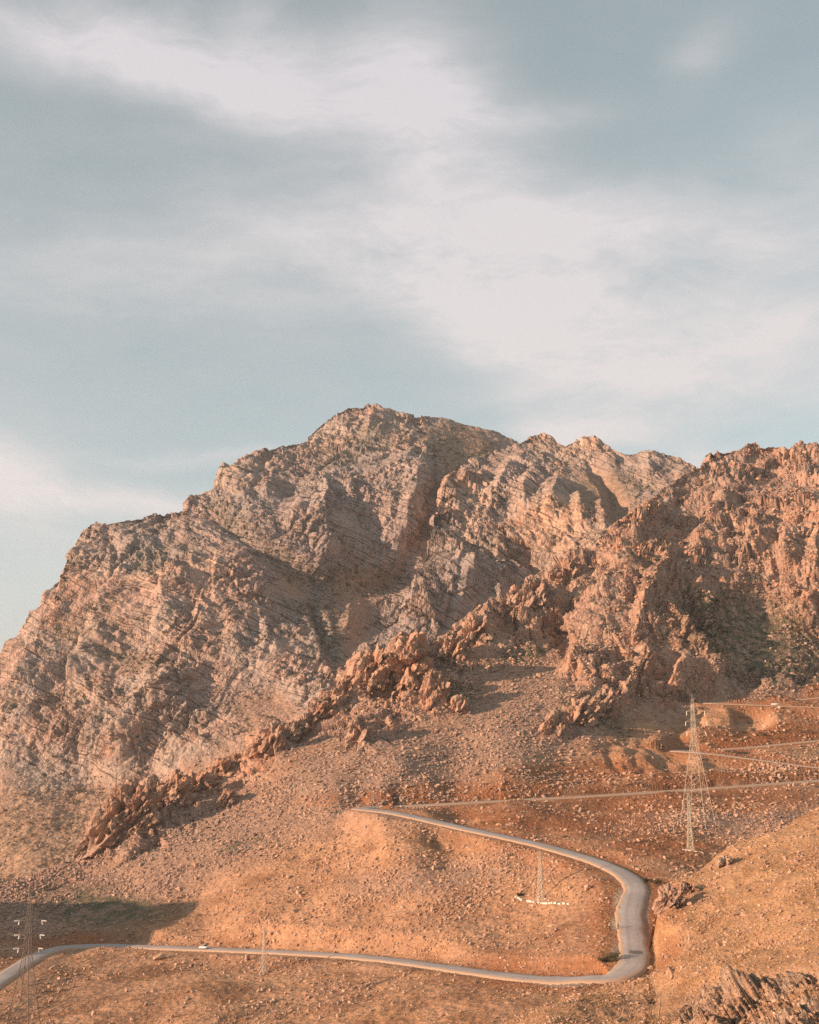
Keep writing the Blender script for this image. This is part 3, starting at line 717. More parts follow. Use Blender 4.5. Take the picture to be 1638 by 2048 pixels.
# ------------------------------------------------------------------ terrain: massif
def build_main():
    bot = lambda x: np.interp(x, [-420, 0, 165, 300, 550, 700, 830, 1000, 1400, 1900], [1880, 1800, 1760, 1640, 1530, 1450, 1360, 1300, 1100, 1080])
    PX, PY, V, rock = sheet_grid(main_s, MAIN_CREST, bot, -160, 1120, STEP, 400, tail=(500, 0))
    n = normals(V)
    wpx, wpy = wobble(PX, PY, 9, 1)
    d = relief_bedded(V, rock, seed=3) + 0.72 * ribs_px(wpx, wpy, MAIN_RIBS)
    soil = 1 - rock
    d = d + relief_soil(V, soil, 5, 1.2) + soil * 0.9 * fbm(V[..., 0] / 7, V[..., 1] / 7, V[..., 2] / 7, 3, 77, 0.6)
    V = V + n * d[..., None]
    green = patches(PX, PY, [(700, 1160, 110, 30, 5), (640, 1210, 40, 40), (660, 1280, 30, 50), (290, 1330, 80, 20, 10), (150, 1275, 30, 16, 20), (330, 1110, 60, 25, -20), (560, 1110, 70, 24, 40), (480, 1040, 60, 20, 30), (940, 910, 110, 40, 15), (900, 960, 40, 60), (700, 900, 80, 25, -20)]) * 0.45
    scree = sstep(0.1, 0.6, soil) * (1 - patches(PX, PY, [(0, 1700, 260, 110, -15)]))
    o = mesh_grid('mountain', V, dict(rock=sstep(0.15, 0.55, rock), red=0 * rock, green=green, scree=scree, track=0 * rock, grey=GREY_SHADE(PX, PY)), MAT_MAIN)
    structure(o, 'high tan limestone mountain with slanting beds and a dark central bowl')
    return PX, PY, V
main_grid = build_main()

def build_gold():
    bot = lambda x: np.interp(x, [640, 700, 830, 950, 1100, 1300, 1500], [1440, 1410, 1350, 1300, 1200, 1060, 1000])
    PX, PY, V, rock = sheet_grid(gold_s, GOLD_CREST, bot, 662, 1500, STEP, 210, backlen=90, drop=0.9)
    n = normals(V)
    wpx, wpy = wobble(PX, PY, 7, 2)
    d = relief_bedded(V, rock, dip=0.75, bed=10, rib=55, ribamp=9, lean=0.25, seed=41) + 0.75 * ribs_px(wpx, wpy, GOLD_RIBS)
    d = d + relief_soil(V, 1 - rock, 6) 
    V = V + n * d[..., None]
    green = patches(PX, PY, [(1190, 990, 50, 40, 45), (1250, 970, 60, 25), (1000, 1090, 60, 10, 20)]) * 0.45
    o = mesh_grid('cliff', V, dict(rock=sstep(0.15, 0.55, rock), red=0 * rock, green=green, scree=sstep(0.2, 0.8, 1 - rock), track=0 * rock, grey=GREY_SHADE(PX, PY)), MAT_GOLD)
    structure(o, 'golden rock cliffs beside the central bowl')
build_gold()

def build_far():
    PX, PY, V, rock = sheet_grid(far_s, FAR_CREST, lambda x: 0 * x + 1560, -160, 400, 3.0, 150, tail=(500, 0))
    n = normals(V)
    V = V + n * relief_bedded(V, rock, seed=91, ribamp=18)[..., None]
    o = mesh_grid('far_mountain', V, dict(rock=sstep(0.15, 0.55, rock), red=0 * rock, green=0 * rock, scree=1 - rock, track=0 * rock, grey=GREY_SHADE(PX, PY)), MAT_MAIN)
    structure(o, 'hazy rock shoulder behind the left edge of the mountain')
build_far()

# ------------------------------------------------------------------ terrain: hillside with spine and roads
def build_hill():
    PX, PY, V, rock = sheet_grid(hill_s, HILL_CREST, lambda x: 0 * x + 2260, -160, 1760, STEP, 545, backlen=120, drop=0.9, power=0.93, tail=(420, 760))
    n = normals(V)
    soil = 1 - rock
    tilt = sstep(250, 700, PX)
    wpx, wpy = wobble(PX, PY, 7, 3)
    d = relief_craggy(V, sstep(0.1, 0.75, rock), seed=61, size=0.8) + relief_soil(V, soil, 8) + ribs_px(wpx, wpy, HILL_RIBS)
    x, y, z = V[..., 0], V[..., 1], V[..., 2]
    dist, lev, ry = road_near(x, y, True)
    off = sstep(2.0, 16.0, dist)
    steep = sstep(0.0, 0.5, soil) * sstep(5, 22, dist)
    # erosion gullies on the road fills
    gul = patches(PX, PY, [(1480, 1440, 150, 34), (1300, 1520, 110, 40, 8)]) * off
    d = d - gul * 1.6 * (0.5 + 0.5 * np.sin(x / 1.9 + 3 * fbm(x / 12, y / 12, z / 12, 2, 5)))
    V = V + n * (d * off)[..., None]
    # bench the road into the slope, with a shallow ditch either side
    near = 1 - sstep(2.2, 9.0, dist)
    V[..., 2] = V[..., 2] * (1 - near) + (lev - 0.45) * near
    below = (y < ry) & (dist < 22) & (ry > 430)
    cap = np.minimum(V[..., 2], lev - 0.4 - 0.035 * np.clip(dist, 0, 22))
    fade = 1 - sstep(14, 22, dist)
    V[..., 2] = np.where(below, cap * fade + V[..., 2] * (1 - fade), V[..., 2])
    bank = (y > ry) & (PX > 1000) & (ry > 440)
    V[..., 2] += np.where(bank, 2.6 * sstep(1.8, 4.5, dist) * (1 - sstep(8, 17, dist)), 0)
    V[..., 2] += 3.0 * patches(PX, PY, [(1440, 1424, 95, 16)]) * sstep(3, 8, dist) + 2.2 * patches(PX, PY, [(1285, 1508, 70, 16)]) * sstep(3, 8, dist)
    V[..., 2] -= 6.0 * sstep(2, 45, PY - curve(SPUR_CREST)(PX)) * sstep(965, 1060, PX)
    red = np.maximum(patches(PX, PY, [(900, 1590, 260, 22, -3), (1500, 1480, 190, 18, -4), (1150, 1545, 160, 22, -3), (1450, 1560, 200, 14), (1100, 1640, 260, 28, 4), (1560, 1385, 160, 22), (140, 1880, 130, 14), (1350, 1600, 300, 30), (1330, 1690, 120, 30)]), 0.75 * (1 - sstep(3, 14, dist)) * sstep(900, 1000, PX))
    green = np.maximum(patches(PX, PY, [(190, 1815, 150, 40, 5), (1500, 1270, 170, 75, 20), (1560, 1320, 140, 60, 0), (1040, 1310, 60, 16, -10), (1180, 1420, 90, 22, 30), (900, 1385, 60, 25), (480, 1690, 40, 12, -20)]) * 0.95,
                       along(PX, PY, [(1300, 1765), (1312, 1775), (1300, 1800)], 9))
    scree = np.maximum.reduce([patches(PX, PY, [(700, 1560, 260, 90, -20), (350, 1720, 330, 70, -22), (1060, 1430, 230, 100, -25), (900, 1370, 200, 60, -20), (60, 1800, 120, 70), (1500, 1300, 160, 90), (1450, 1640, 180, 30), (850, 1760, 160, 30, -5)]), sstep(0.05, 0.3, rock) * 0.8])
    pave = np.maximum((1 - sstep(0.2, 1.6, dist)) * 0.8, patches(PX, PY, [(1240, 1800, 12, 22), (1236, 1850, 13, 16), (1238, 1905, 14, 14), (1120, 1966, 50, 8)]) * (dist < 14))
    o = mesh_grid('hillside', V, dict(rock=sstep(0.15, 0.55, rock), red=red, green=green * off, scree=scree, track=pave, grey=0 * rock), MAT_HILL)
    structure(o, 'rust and tan hillside carrying the winding road below the crags')
    return PX, PY, V
hill_grid = build_hill()

def build_spur():
    PX, PY, V, rock = sheet_grid(spur_s, SPUR_CREST, lambda x: 0 * x + 3200, 962, 1760, STEP, 380, backlen=45, drop=0.75, power=1.9, tail=(0, 1100))
    n = normals(V)
    soil = 1 - rock
    far = sstep(30, 110, V[..., 1])
    d = relief_craggy(V, sstep(0.15, 0.8, rock), seed=71, size=0.42, ribamp=4.0, rib=12, lean=0.7) * 1.35 + relief_soil(V, soil, 9, 0.7)
    xs, ys, zs = V[..., 0], V[..., 1], V[..., 2]
    d = d + soil * (1.3 * fbm(xs / 16, ys / 16, zs / 16, 3, 501) + 0.45 * ridged(xs / 7 + ys / 18, zs / 7, ys / 7, 3, 502) + 0.25 * np.maximum(0, facets(xs / 2.2, ys / 2.2, zs / 2.2, 503)))
    d = d + 0.5 * patches(PX, PY, [(1345, 1815, 22, 45, 35)]) * ridged(V[..., 0] / 5, V[..., 1] / 5, V[..., 2] / 5, 3, 4)
    dist, lev = road_near(V[..., 0], V[..., 1])
    V = V + n * (d * far * sstep(-2, 5, dist))[..., None]
    near = 1 - sstep(1.2, 4.0, dist)
    V[..., 2] = np.where(near > 0, V[..., 2] * (1 - near) + np.minimum(V[..., 2], lev - 0.6) * near, V[..., 2])
    red = patches(PX, PY, [(1335, 1910, 24, 40), (1350, 1815, 25, 40, 30)]) * 0.7
    o = mesh_grid('foreground_slope', V, dict(rock=sstep(0.2, 0.6, rock), red=red, green=0 * rock, scree=0.3 * patches(PX, PY, [(1250, 2020, 160, 40)]), track=0 * rock, grey=GREY_SHADE(PX, PY)), MAT_SPUR)
    structure(o, 'dry tawny foreground slope rising to the right of the road bend')
    return PX, PY, V
spur_grid = build_spur()

# ------------------------------------------------------------------ roads
def asphalt():
    k = Nodes('worn_asphalt')
    big = k.noise(0.08, 4); fin = k.noise(1.8, 4, 0.7)
    c = k.mix(k.ramp(big, 0.35, 0.65), (0.38, 0.335, 0.315), (0.46, 0.41, 0.385))
    c = k.mix(k.math('MULTIPLY', k.ramp(fin, 0.4, 0.7), 0.4), c, (0.31, 0.27, 0.255))
    cr = k.vor(0.35, 'DISTANCE_TO_EDGE')
    c = k.mix(k.math('MULTIPLY', k.math('SUBTRACT', 1.0, k.ramp(cr, 0.0, 0.03)), 0.35), c, (0.12, 0.10, 0.09))
    dirt = k.mix(fin, (0.36, 0.235, 0.155), (0.50, 0.35, 0.25))
    en = k.math('ADD', k.attr('edge'), k.math('MULTIPLY', k.math('SUBTRACT', k.noise(0.28, 4, 0.65), 0.5), 0.9))
    c = k.mix(k.ramp(en, 0.80, 1.02), c, dirt)
    c = k.mix(k.math('MULTIPLY', k.attr('dirt'), k.ramp(k.noise(0.2, 4, 0.6), 0.15, 0.45)), c, dirt)
    wheel = k.n('ShaderNodeMath', operation='COMPARE'); k.put(k.attr('edge'), wheel.inputs[0]); wheel.inputs[1].default_value = 0.42; wheel.inputs[2].default_value = 0.12
    c = k.mix(k.math('MULTIPLY', wheel.outputs[0], 0.22), c, (0.24, 0.205, 0.19))
    return k.done(c, k.bump(fin, 0.03, 0.5))
MAT_ROAD = asphalt()
def build_road(line, label, dirt_fn=lambda x, y, i: 0 * x):
    c = line
    t = np.gradient(c[:, :2], axis=0); t /= np.linalg.norm(t, axis=1, keepdims=True)
    nrm = np.c_[-t[:, 1], t[:, 0]]
    wob = 0.35 * fbm(np.arange(len(c)) / 5.0, 0 * t[:, 0], 0 * t[:, 0], 3, 3)
    L = c[:, :2] + nrm * (c[:, 3] + wob)[:, None]
    R = c[:, :2] - nrm * (c[:, 4] + wob[::-1])[:, None]
    prof, edge = [], []
    mid_ = c[:, :2]
    rw = 0.9 * np.abs(fbm(np.arange(len(c)) / 2.3, 0 * t[:, 0] + 5, 0 * t[:, 0], 3, 8))
    for a, dz in ((-1.32, -0.85), (-1.16, -0.22), (-0.98, 0.0), (-0.5, 0.05), (0.0, 0.09), (0.5, 0.05), (0.98, 0.0), (1.16, -0.22), (1.32, -0.85)):
        side = L if a < 0 else R
        aa = abs(a) + (rw if abs(a) > 1.1 else 0) * 0.12
        p = mid_ + (side - mid_) * np.asarray(aa)[..., None] if np.ndim(aa) else mid_ + (side - mid_) * aa
        prof.append(np.c_[p, c[:, 2] + dz])
        edge.append(np.full(len(c), abs(a)))
    V = np.stack(prof, 1)           # along x across
    E = np.stack(edge, 1)
    qx, qy = project(c[:, :3])
    dirt = np.repeat(dirt_fn(qx, qy, np.arange(len(c)))[:, None], V.shape[1], 1)
    o = mesh_grid('road', np.ascontiguousarray(V[:, ::-1]), dict(edge=E[:, ::-1], dirt=dirt), MAT_ROAD)
    bm = bmesh.new(); bm.from_mesh(o.data); bmesh.ops.recalc_face_normals(bm, faces=bm.faces)
    if sum(f.normal.z for f in bm.faces) < 0:
        bmesh.ops.reverse_faces(bm, faces=bm.faces)
    bm.to_mesh(o.data); bm.free()
    return structure(o, label)
hair = int(np.argmin(np.abs(project(roads[0][:, :3])[0] - 725) + 1e3 * (roads[0][:, 1] < 455)))
build_road(roads[0], 'pale asphalt road winding from lower left round the bend and hairpin', lambda x, y, i: 0.85 * sstep(hair + 4, hair + 40, i))
build_road(roads[1], 'upper switchback of the road behind the tall pylon', lambda x, y, i: 0.85 * (y < 1500.5))
build_road(roads[2], 'top switchback of the road under the right crag', lambda x, y, i: 0 * x + 0.8)

# ------------------------------------------------------------------ hill outside the frame on the left, whose shade falls into view
def build_left_hill():
    x = np.linspace(-620, -178, 90); y = np.linspace(250, 540, 70)
    X, Y = np.meshgrid(x, y)
    d = np.minimum(np.hypot((X + 252) / 1.0, (Y - 384) / np.where(Y > 384, 1.7, 1.0)), np.hypot((X + 460) / 2.2, (Y - 384) / 1.25))
    Z = -30 - 0.70 * d + 5 * fbm(X / 30, Y / 30, 0 * X, 4, 9) + 1.6 * fbm(X / 6, Y / 6, 0 * X, 2, 19)
    Z = np.maximum(Z, -175)
    V = np.stack([X, Y, Z], -1)[::-1]
    o = mesh_grid('hill', V, dict(rock=0 * X + 0.2, red=0 * X, green=0 * X + 0.3, scree=0 * X + 1, track=0 * X, grey=0 * X), MAT_HILL)
    structure(o, 'stony hill at the left edge')
build_left_hill()

# the plain that everything stands on, out to the horizon
bm = bmesh.new()
bmesh.ops.create_grid(bm, x_segments=40, y_segments=40, size=3900)
for v in bm.verts:
    v.co.z = 14 * math.sin(v.co.x / 410.0) * math.cos(v.co.y / 530.0)
gm = bpy.data.meshes.new('ground'); bm.to_mesh(gm); bm.free()
gm.materials.append(MAT_HILL)
go_ = bpy.data.objects.new('ground', gm); COL.objects.link(go_); go_.location = (0, 1000, -196)
structure(go_, 'dry tan plain around the mountain')

# ------------------------------------------------------------------ looking up the ground
class Ground:
    def __init__(self, grid, back=26):
        self.V = grid[2][back:]
        self.px, self.py = project(self.V)
    def at(self, px, py):
        d = np.abs(self.px - px) + np.abs(self.py - py)
        i = np.unravel_index(d.argmin(), d.shape)
        return Vector(self.V[i])
hill_g, spur_g, main_g = Ground(hill_grid), Ground(spur_grid), Ground(main_grid)
def ground_at(px, py):
    """the spur stands in front of the hillside"""
    if py > curve(SPUR_CREST)(px) + 3 and px > 965:
        return spur_g.at(px, py)
    return hill_g.at(px, py)

def tag(o, label, cat, group=None):
    o['label'] = label; o['category'] = cat
    if group:
        o['group'] = group
    return o
def empty(name, loc, rz=0.0):
    o = bpy.data.objects.new(name, None)
    COL.objects.link(o)
    o.location = loc; o.rotation_euler = (0, 0, rz); o.empty_display_size = 0.5
    return o
def link_mesh(name, bm, mat, parent=None, smooth=False):
    me = bpy.data.meshes.new(name)
    bm.to_mesh(me); bm.free()
    if smooth:
        me.polygons.foreach_set('use_smooth', np.ones(len(me.polygons), bool))
    me.materials.append(mat)
    o = bpy.data.objects.new(name, me)
    COL.objects.link(o)
    if parent is not None:
        o.parent = parent
    return o
def bar(bm, a, b, w, w2=None):
    """square bar from a to b"""
    a, b = Vector(a), Vector(b)
    d = (b - a).normalized()
    u = d.cross(Vector((0, 0, 1)))
    u = u.normalized() if u.length > 1e-4 else Vector((1, 0, 0))
    v = d.cross(u)
    w2 = w if w2 is None else w2
    r = []
    for p, h in ((a, w / 2), (b, w2 / 2)):
        r.append([bm.verts.new(p + u * (sx * h) + v * (sy * h)) for sx, sy in ((-1, -1), (1, -1), (1, 1), (-1, 1))])
    for i in range(4):
        j = (i + 1) % 4
        bm.faces.new((r[0][i], r[0][j], r[1][j], r[1][i]))
    bm.faces.new(r[0][::-1]); bm.faces.new(r[1])
def box(bm, c, size, bevel=0.0):
    r = bmesh.ops.create_cube(bm, size=1.0)['verts']
    bmesh.ops.scale(bm, vec=size, verts=r)
    bmesh.ops.translate(bm, vec=c, verts=r)
    if bevel:
        es = list({e for v in r for e in v.link_edges})
        bmesh.ops.bevel(bm, geom=es, offset=bevel, segments=1, affect='EDGES')

# ------------------------------------------------------------------ loose rock
def stone_material(name, a, b, c):
    k = Nodes(name)
    rnd = k.n('ShaderNodeObjectInfo').outputs['Random']
    col = k.mix(rnd, a, b)
    col = k.mix(k.math('MULTIPLY', k.ramp(k.noise(1.3, 4, 0.65), 0.42, 0.66), 0.55), col, c)
    return k.done(col, k.bump(k.noise(3.0, 4, 0.7), 0.10, 0.7))
MAT_STONE = stone_material('weathered_limestone_block', (0.34, 0.20, 0.135), (0.56, 0.37, 0.26), (0.25, 0.16, 0.12))
MAT_STONE_GREY = stone_material('grey_scree_stone', (0.27, 0.18, 0.14), (0.48, 0.34, 0.265), (0.21, 0.145, 0.12))
def rock_mesh(name, seed, n=16, flat=(1.0, 0.85, 0.75), mat=None):
    r = random.Random(seed)
    bm = bmesh.new()
    for i in range(n):
        v = Vector((r.gauss(0, 1), r.gauss(0, 1), r.gauss(0, 1))).normalized() * r.uniform(0.78, 1.05) * 0.5
        bm.verts.new((v.x * flat[0], v.y * flat[1], v.z * flat[2]))
    res = bmesh.ops.convex_hull(bm, input=list(bm.verts))
    bmesh.ops.delete(bm, geom=[e for e in set(res['geom_interior'] + res['geom_unused']) if isinstance(e, bmesh.types.BMVert)], context='VERTS')
    bmesh.ops.recalc_face_normals(bm, faces=bm.faces)
    me = bpy.data.meshes.new(name)
    bm.to_mesh(me); bm.free()
    me.materials.append(mat)
    return me

def scatter(name, label, meshes, P, rot, scl, cat_kind='stuff'):
    """one object whose points each carry a copy of one of the meshes"""
    src = bpy.data.collections.new(name + '_source')
    for i, me in enumerate(meshes):
        src.objects.link(bpy.data.objects.new('%s_%02d' % (me.name, i), me))
    me = bpy.data.meshes.new(name)
    me.vertices.add(len(P))
    me.vertices.foreach_set('co', np.asarray(P, np.float32).ravel())
    for an, arr in (('rot', rot), ('scl', scl)):
        at = me.attributes.new(an, 'FLOAT_VECTOR', 'POINT')
        at.data.foreach_set('vector', np.asarray(arr, np.float32).ravel())
    at = me.attributes.new('pick', 'INT', 'POINT')
    at.data.foreach_set('value', RNG.integers(0, len(meshes), len(P)).astype(np.int32))
    ob = bpy.data.objects.new(name, me)
    COL.objects.link(ob)
    g = bpy.data.node_groups.new(name, 'GeometryNodeTree')
    g.interface.new_socket('Geometry', in_out='INPUT', socket_type='NodeSocketGeometry')
    g.interface.new_socket('Geometry', in_out='OUTPUT', socket_type='NodeSocketGeometry')
    N, L = g.nodes, g.links
    gi, go = N.new('NodeGroupInput'), N.new('NodeGroupOutput')
    iop = N.new('GeometryNodeInstanceOnPoints'); ci = N.new('GeometryNodeCollectionInfo')
    ci.inputs['Collection'].default_value = src
    ci.inputs['Separate Children'].default_value = True
    ci.inputs['Reset Children'].default_value = True
    iop.inputs['Pick Instance'].default_value = True
    def na(an, t):
        n = N.new('GeometryNodeInputNamedAttribute'); n.data_type = t
        n.inputs['Name'].default_value = an
        return n.outputs[0]
    e2r = N.new('FunctionNodeEulerToRotation')
    L.new(na('rot', 'FLOAT_VECTOR'), e2r.inputs[0])
    L.new(gi.outputs[0], iop.inputs['Points'])
    L.new(ci.outputs[0], iop.inputs['Instance'])
    L.new(na('pick', 'INT'), iop.inputs['Instance Index'])
    L.new(e2r.outputs[0], iop.inputs['Rotation'])
    L.new(na('scl', 'FLOAT_VECTOR'), iop.inputs['Scale'])
    L.new(iop.outputs[0], go.inputs[0])
    md = ob.modifiers.new('scatter', 'NODES'); md.node_group = g
    ob['kind'] = cat_kind; ob['label'] = label
    return ob

def sample_grid(grid, dens, back=26):
    """random points on a terrain sheet; dens gives stones per square photo pixel"""
    V = grid[2][back:]
    px, py = project(V)
    a = np.abs((px[:-1, 1:] - px[:-1, :-1]) * (py[1:, :-1] - py[:-1, :-1]))
    lam = a * dens[back:][:-1, :-1]
    lam = np.minimum(lam, 3.0)
    n = RNG.poisson(lam)
    i, j = np.nonzero(n)
    rep = n[i, j]
    i, j = np.repeat(i, rep), np.repeat(j, rep)
    u, v = RNG.random(len(i))[:, None], RNG.random(len(i))[:, None]
    P = V[i, j] * (1 - u) * (1 - v) + V[i, j + 1] * u * (1 - v) + V[i + 1, j] * (1 - u) * v + V[i + 1, j + 1] * u * v
    return P, px[i, j], py[i, j]

def rocks_on(P, med, spread, lo, hi, sink=0.2):
    """median width in photo pixels -> metres at that distance"""
    Y = np.linalg.norm(P, axis=1)
    s = np.clip(med * np.exp(RNG.normal(0, spread, len(P))), lo, hi) * Y / FOC
    scl = np.stack([s * RNG.uniform(0.8, 1.3, len(P)), s * RNG.uniform(0.7, 1.1, len(P)), s * RNG.uniform(0.6, 1.05, len(P))], -1)
    rot = np.stack([RNG.normal(0, 0.35, len(P)), RNG.normal(0, 0.35, len(P)), RNG.uniform(0, 6.28, len(P))], -1)
    P = P.copy(); P[:, 2] += s * 0.3 - s * sink
    return P, rot, scl

ROCKS = [rock_mesh('stone', 100 + i, 11 + i % 4, mat=MAT_STONE) for i in range(8)]
ROCKS_G = [rock_mesh('scree_stone', 130 + i, 11 + i % 4, mat=MAT_STONE_GREY) for i in range(8)]

def scatter_hill():
    PX, PY, V = hill_grid
    x, y, z = V[..., 0], V[..., 1], V[..., 2]
    dist, _ = road_near(x, y)
    clear = sstep(1.5, 5.0, dist)
    clump = sstep(-0.12, 0.5, fbm(x / 22, y / 22, z / 9, 4, 301, 0.6))
    streaks = sstep(0.0, 0.4, fbm(x / 26, y / 14, z / 5, 3, 311))
    scree = patches(PX, PY, [(700, 1560, 270, 95, -20), (330, 1710, 350, 75, -22), (1060, 1430, 230, 100, -25), (900, 1375, 200, 60, -20), (60, 1800, 130, 85), (1450, 1640, 200, 40), (1560, 1545, 110, 30), (900, 1760, 250, 60, -5), (1000, 1570, 260, 30, -5)])
    bare = patches(PX, PY, [(1390, 1690, 60, 20), (300, 1985, 220, 40, -6), (720, 1660, 60, 30, 40), (1300, 1520, 110, 30), (1400, 1430, 90, 26), (200, 1820, 110, 34), (820, 2040, 300, 34, -5)])
    dens = (0.006 + 0.040 * clump + 0.022 * streaks + 0.075 * scree * (0.35 + clump)) * clear * (1 - 0.85 * bare)
    dens = dens + 0.05 * patches(PX, PY, [(40, 1815, 110, 60)]) * clear
    P, px, py = sample_grid(hill_grid, dens)
    m = (py < 2075) & (px > -40) & (px < 1690)
    P, px, py = P[m], px[m], py[m]
    grey = scree[0, 0] * 0 + patches(px, py, [(700, 1560, 270, 95, -20), (330, 1710, 350, 75, -22), (1060, 1430, 230, 100, -25), (60, 1800, 130, 85), (1500, 1300, 170, 95)])
    isg = RNG.random(len(P)) < grey * 0.8
    scatter('scree', 'grey brown scree spread below the crags', ROCKS_G, *rocks_on(P[isg], 4.8, 0.45, 1.8, 11))
    scatter('loose_stones', 'loose tan stones strewn over the hillside', ROCKS, *rocks_on(P[~isg], 4.0, 0.5, 1.6, 11))
    print('hill stones', len(P))
scatter_hill()
def scatter_spur():
    PX, PY, V = spur_grid
    x, y, z = V[..., 0], V[..., 1], V[..., 2]
    clump = sstep(-0.15, 0.5, fbm(x / 10, y / 10, z / 5, 4, 331, 0.6))
    dist, _ = road_near(x, y)
    dens = (0.012 + 0.06 * clump) * sstep(0.5, 3, dist)
    P, px, py = sample_grid(spur_grid, dens)
    m = (py < 2075) & (px < 1690)
    scatter('foreground_stones', 'small tan stones on the dry foreground slope', ROCKS, *rocks_on(P[m], 4.0, 0.45, 1.6, 12))
    print('spur stones', m.sum())
scatter_spur()
def scatter_main():
    PX, PY, V = main_grid
    x, y, z = V[..., 0], V[..., 1], V[..., 2]
    clump = sstep(-0.1, 0.5, fbm(x / 40, y / 40, z / 25, 4, 341, 0.6))
    sc = patches(PX, PY, [(480, 1430, 110, 60, 30), (250, 1590, 260, 40, -10), (690, 1190, 110, 60), (60, 1660, 160, 50, -15), (560, 1120, 90, 30, 35)])
    P, px, py = sample_grid(main_grid, sc * (0.006 + 0.03 * clump))
    scatter('talus', 'pale talus stones at the foot of the mountain', ROCKS_G, *rocks_on(P, 3.6, 0.45, 1.8, 10))
    print('main stones', len(P))
scatter_main()

# low scrub and dry tufts
def scrub_material(name, a, b):
    k = Nodes(name)
    rnd = k.n('ShaderNodeObjectInfo').outputs['Random']
    return k.done(k.mix(rnd, a, b))
MAT_SCRUB = scrub_material('dark_thorn_scrub', (0.045, 0.045, 0.028), (0.10, 0.085, 0.05))
MAT_TUFT = scrub_material('dry_grass_straw', (0.44, 0.25, 0.12), (0.62, 0.39, 0.20))
def clump_mesh(name, seed, n, mat, leaf=0.26, tall=0.7):
    r = random.Random(seed)
    bm = bmesh.new()
    for i in range(n):
        a, h, q = r.uniform(0, 6.28), r.random(), r.random() ** 0.5 * 0.5
        c = Vector((math.cos(a) * q, math.sin(a) * q, h * tall * (1 - q)))
        M = Matrix.Rotation(r.uniform(0, 6.28), 3, 'Z') @ Matrix.Rotation(r.uniform(-1.2, 1.2), 3, 'X')
        w = leaf * r.uniform(0.6, 1.2)
        bm.faces.new([bm.verts.new(c + M @ Vector(p)) for p in ((-w / 2, 0, -w * .4), (w / 2, 0, -w * .3), (w * .2, 0, w * .6))])
    me = bpy.data.meshes.new(name); bm.to_mesh(me); bm.free(); me.materials.append(mat)
    return me
def tuft_mesh(name, seed, n, mat):
    r = random.Random(seed)
    bm = bmesh.new()
    for i in range(n):
        a, q = r.uniform(0, 6.28), r.uniform(0.0, 0.3)
        c = Vector((math.cos(a) * q, math.sin(a) * q, 0))
        t = Vector((math.cos(a) * r.uniform(.15, .55), math.sin(a) * r.uniform(.15, .55), r.uniform(.35, .8)))
        s_ = Vector((-math.sin(a), math.cos(a), 0)) * 0.07
        bm.faces.new([bm.verts.new(p) for p in (c - s_, c + s_, c + t)])
    me = bpy.data.meshes.new(name); bm.to_mesh(me); bm.free(); me.materials.append(mat)
    return me
CLUMPS = [clump_mesh('scrub_clump', 400 + i, 34, MAT_SCRUB) for i in range(5)]
TUFTS = [tuft_mesh('straw_tuft', 420 + i, 14, MAT_TUFT) for i in range(5)]
def plants(P, med, spread, lo, hi):
    Y = np.linalg.norm(P, axis=1)
    s = np.clip(med * np.exp(RNG.normal(0, spread, len(P))), lo, hi) * Y / FOC
    scl = np.stack([s, s, s * RNG.uniform(0.7, 1.1, len(P))], -1)
    rot = np.stack([0 * s, 0 * s, RNG.uniform(0, 6.28, len(P))], -1)
    Q = P.copy(); Q[:, 2] -= 0.05 * s
    return Q, rot, scl
def scatter_plants():
    parts = []
    for grid, k in ((main_grid, 0.006), (hill_grid, 0.0028)):
        PX, PY, V = grid
        x, y, z = V[..., 0], V[..., 1], V[..., 2]
        cl = sstep(0.0, 0.5, fbm(x / 35, y / 35, z / 35, 4, 351, 0.6))
        veg = patches(PX, PY, [(700, 1160, 120, 36, 5), (640, 1230, 40, 60), (290, 1330, 80, 20, 10), (560, 1110, 70, 24, 40), (940, 910, 110, 40, 15), (1500, 1270, 160, 70, 20), (1580, 1330, 120, 50), (1180, 1430, 90, 22, 30), (1040, 1310, 60, 16, -10)])
        dist, _ = road_near(x, y)
        P, px, py = sample_grid(grid, k * (0.15 + cl + 3.5 * veg) * sstep(2, 8, dist) * (PY < 1720))
        parts.append(P)
    P = np.concatenate(parts)
    scatter('scrub', 'dark thorny scrub dotted over the rocky slopes', CLUMPS, *plants(P, 4.8, 0.4, 2, 11))
    PX, PY, V = spur_grid
    cl = sstep(-0.3, 0.4, fbm(V[..., 0] / 8, V[..., 1] / 8, V[..., 2] / 8, 3, 361))
    P1, px, py = sample_grid(spur_grid, 0.05 * (0.3 + cl) * (PY < 2080))
    P1 = P1[(px < 1680)]
    PX, PY, V = hill_grid
    cl = sstep(-0.2, 0.4, fbm(V[..., 0] / 12, V[..., 1] / 12, V[..., 2] / 8, 3, 371))
    dist, _ = road_near(V[..., 0], V[..., 1])
    low = patches(PX, PY, [(700, 1990, 900, 110, 0), (900, 1800, 420, 120, 0), (1380, 1690, 90, 30), (500, 1860, 400, 60)])
    P2, px, py = sample_grid(hill_grid, 0.028 * cl * low * sstep(1, 3, dist) * (PY < 2080))
    P2 = P2[(px > -30)]
    scatter('dry_grass', 'dry straw coloured grass tufts on the lower slopes', TUFTS, *plants(np.concatenate([P1, P2]), 4.0, 0.3, 2, 7))
    print('plants', len(P), len(P1), len(P2))
scatter_plants()

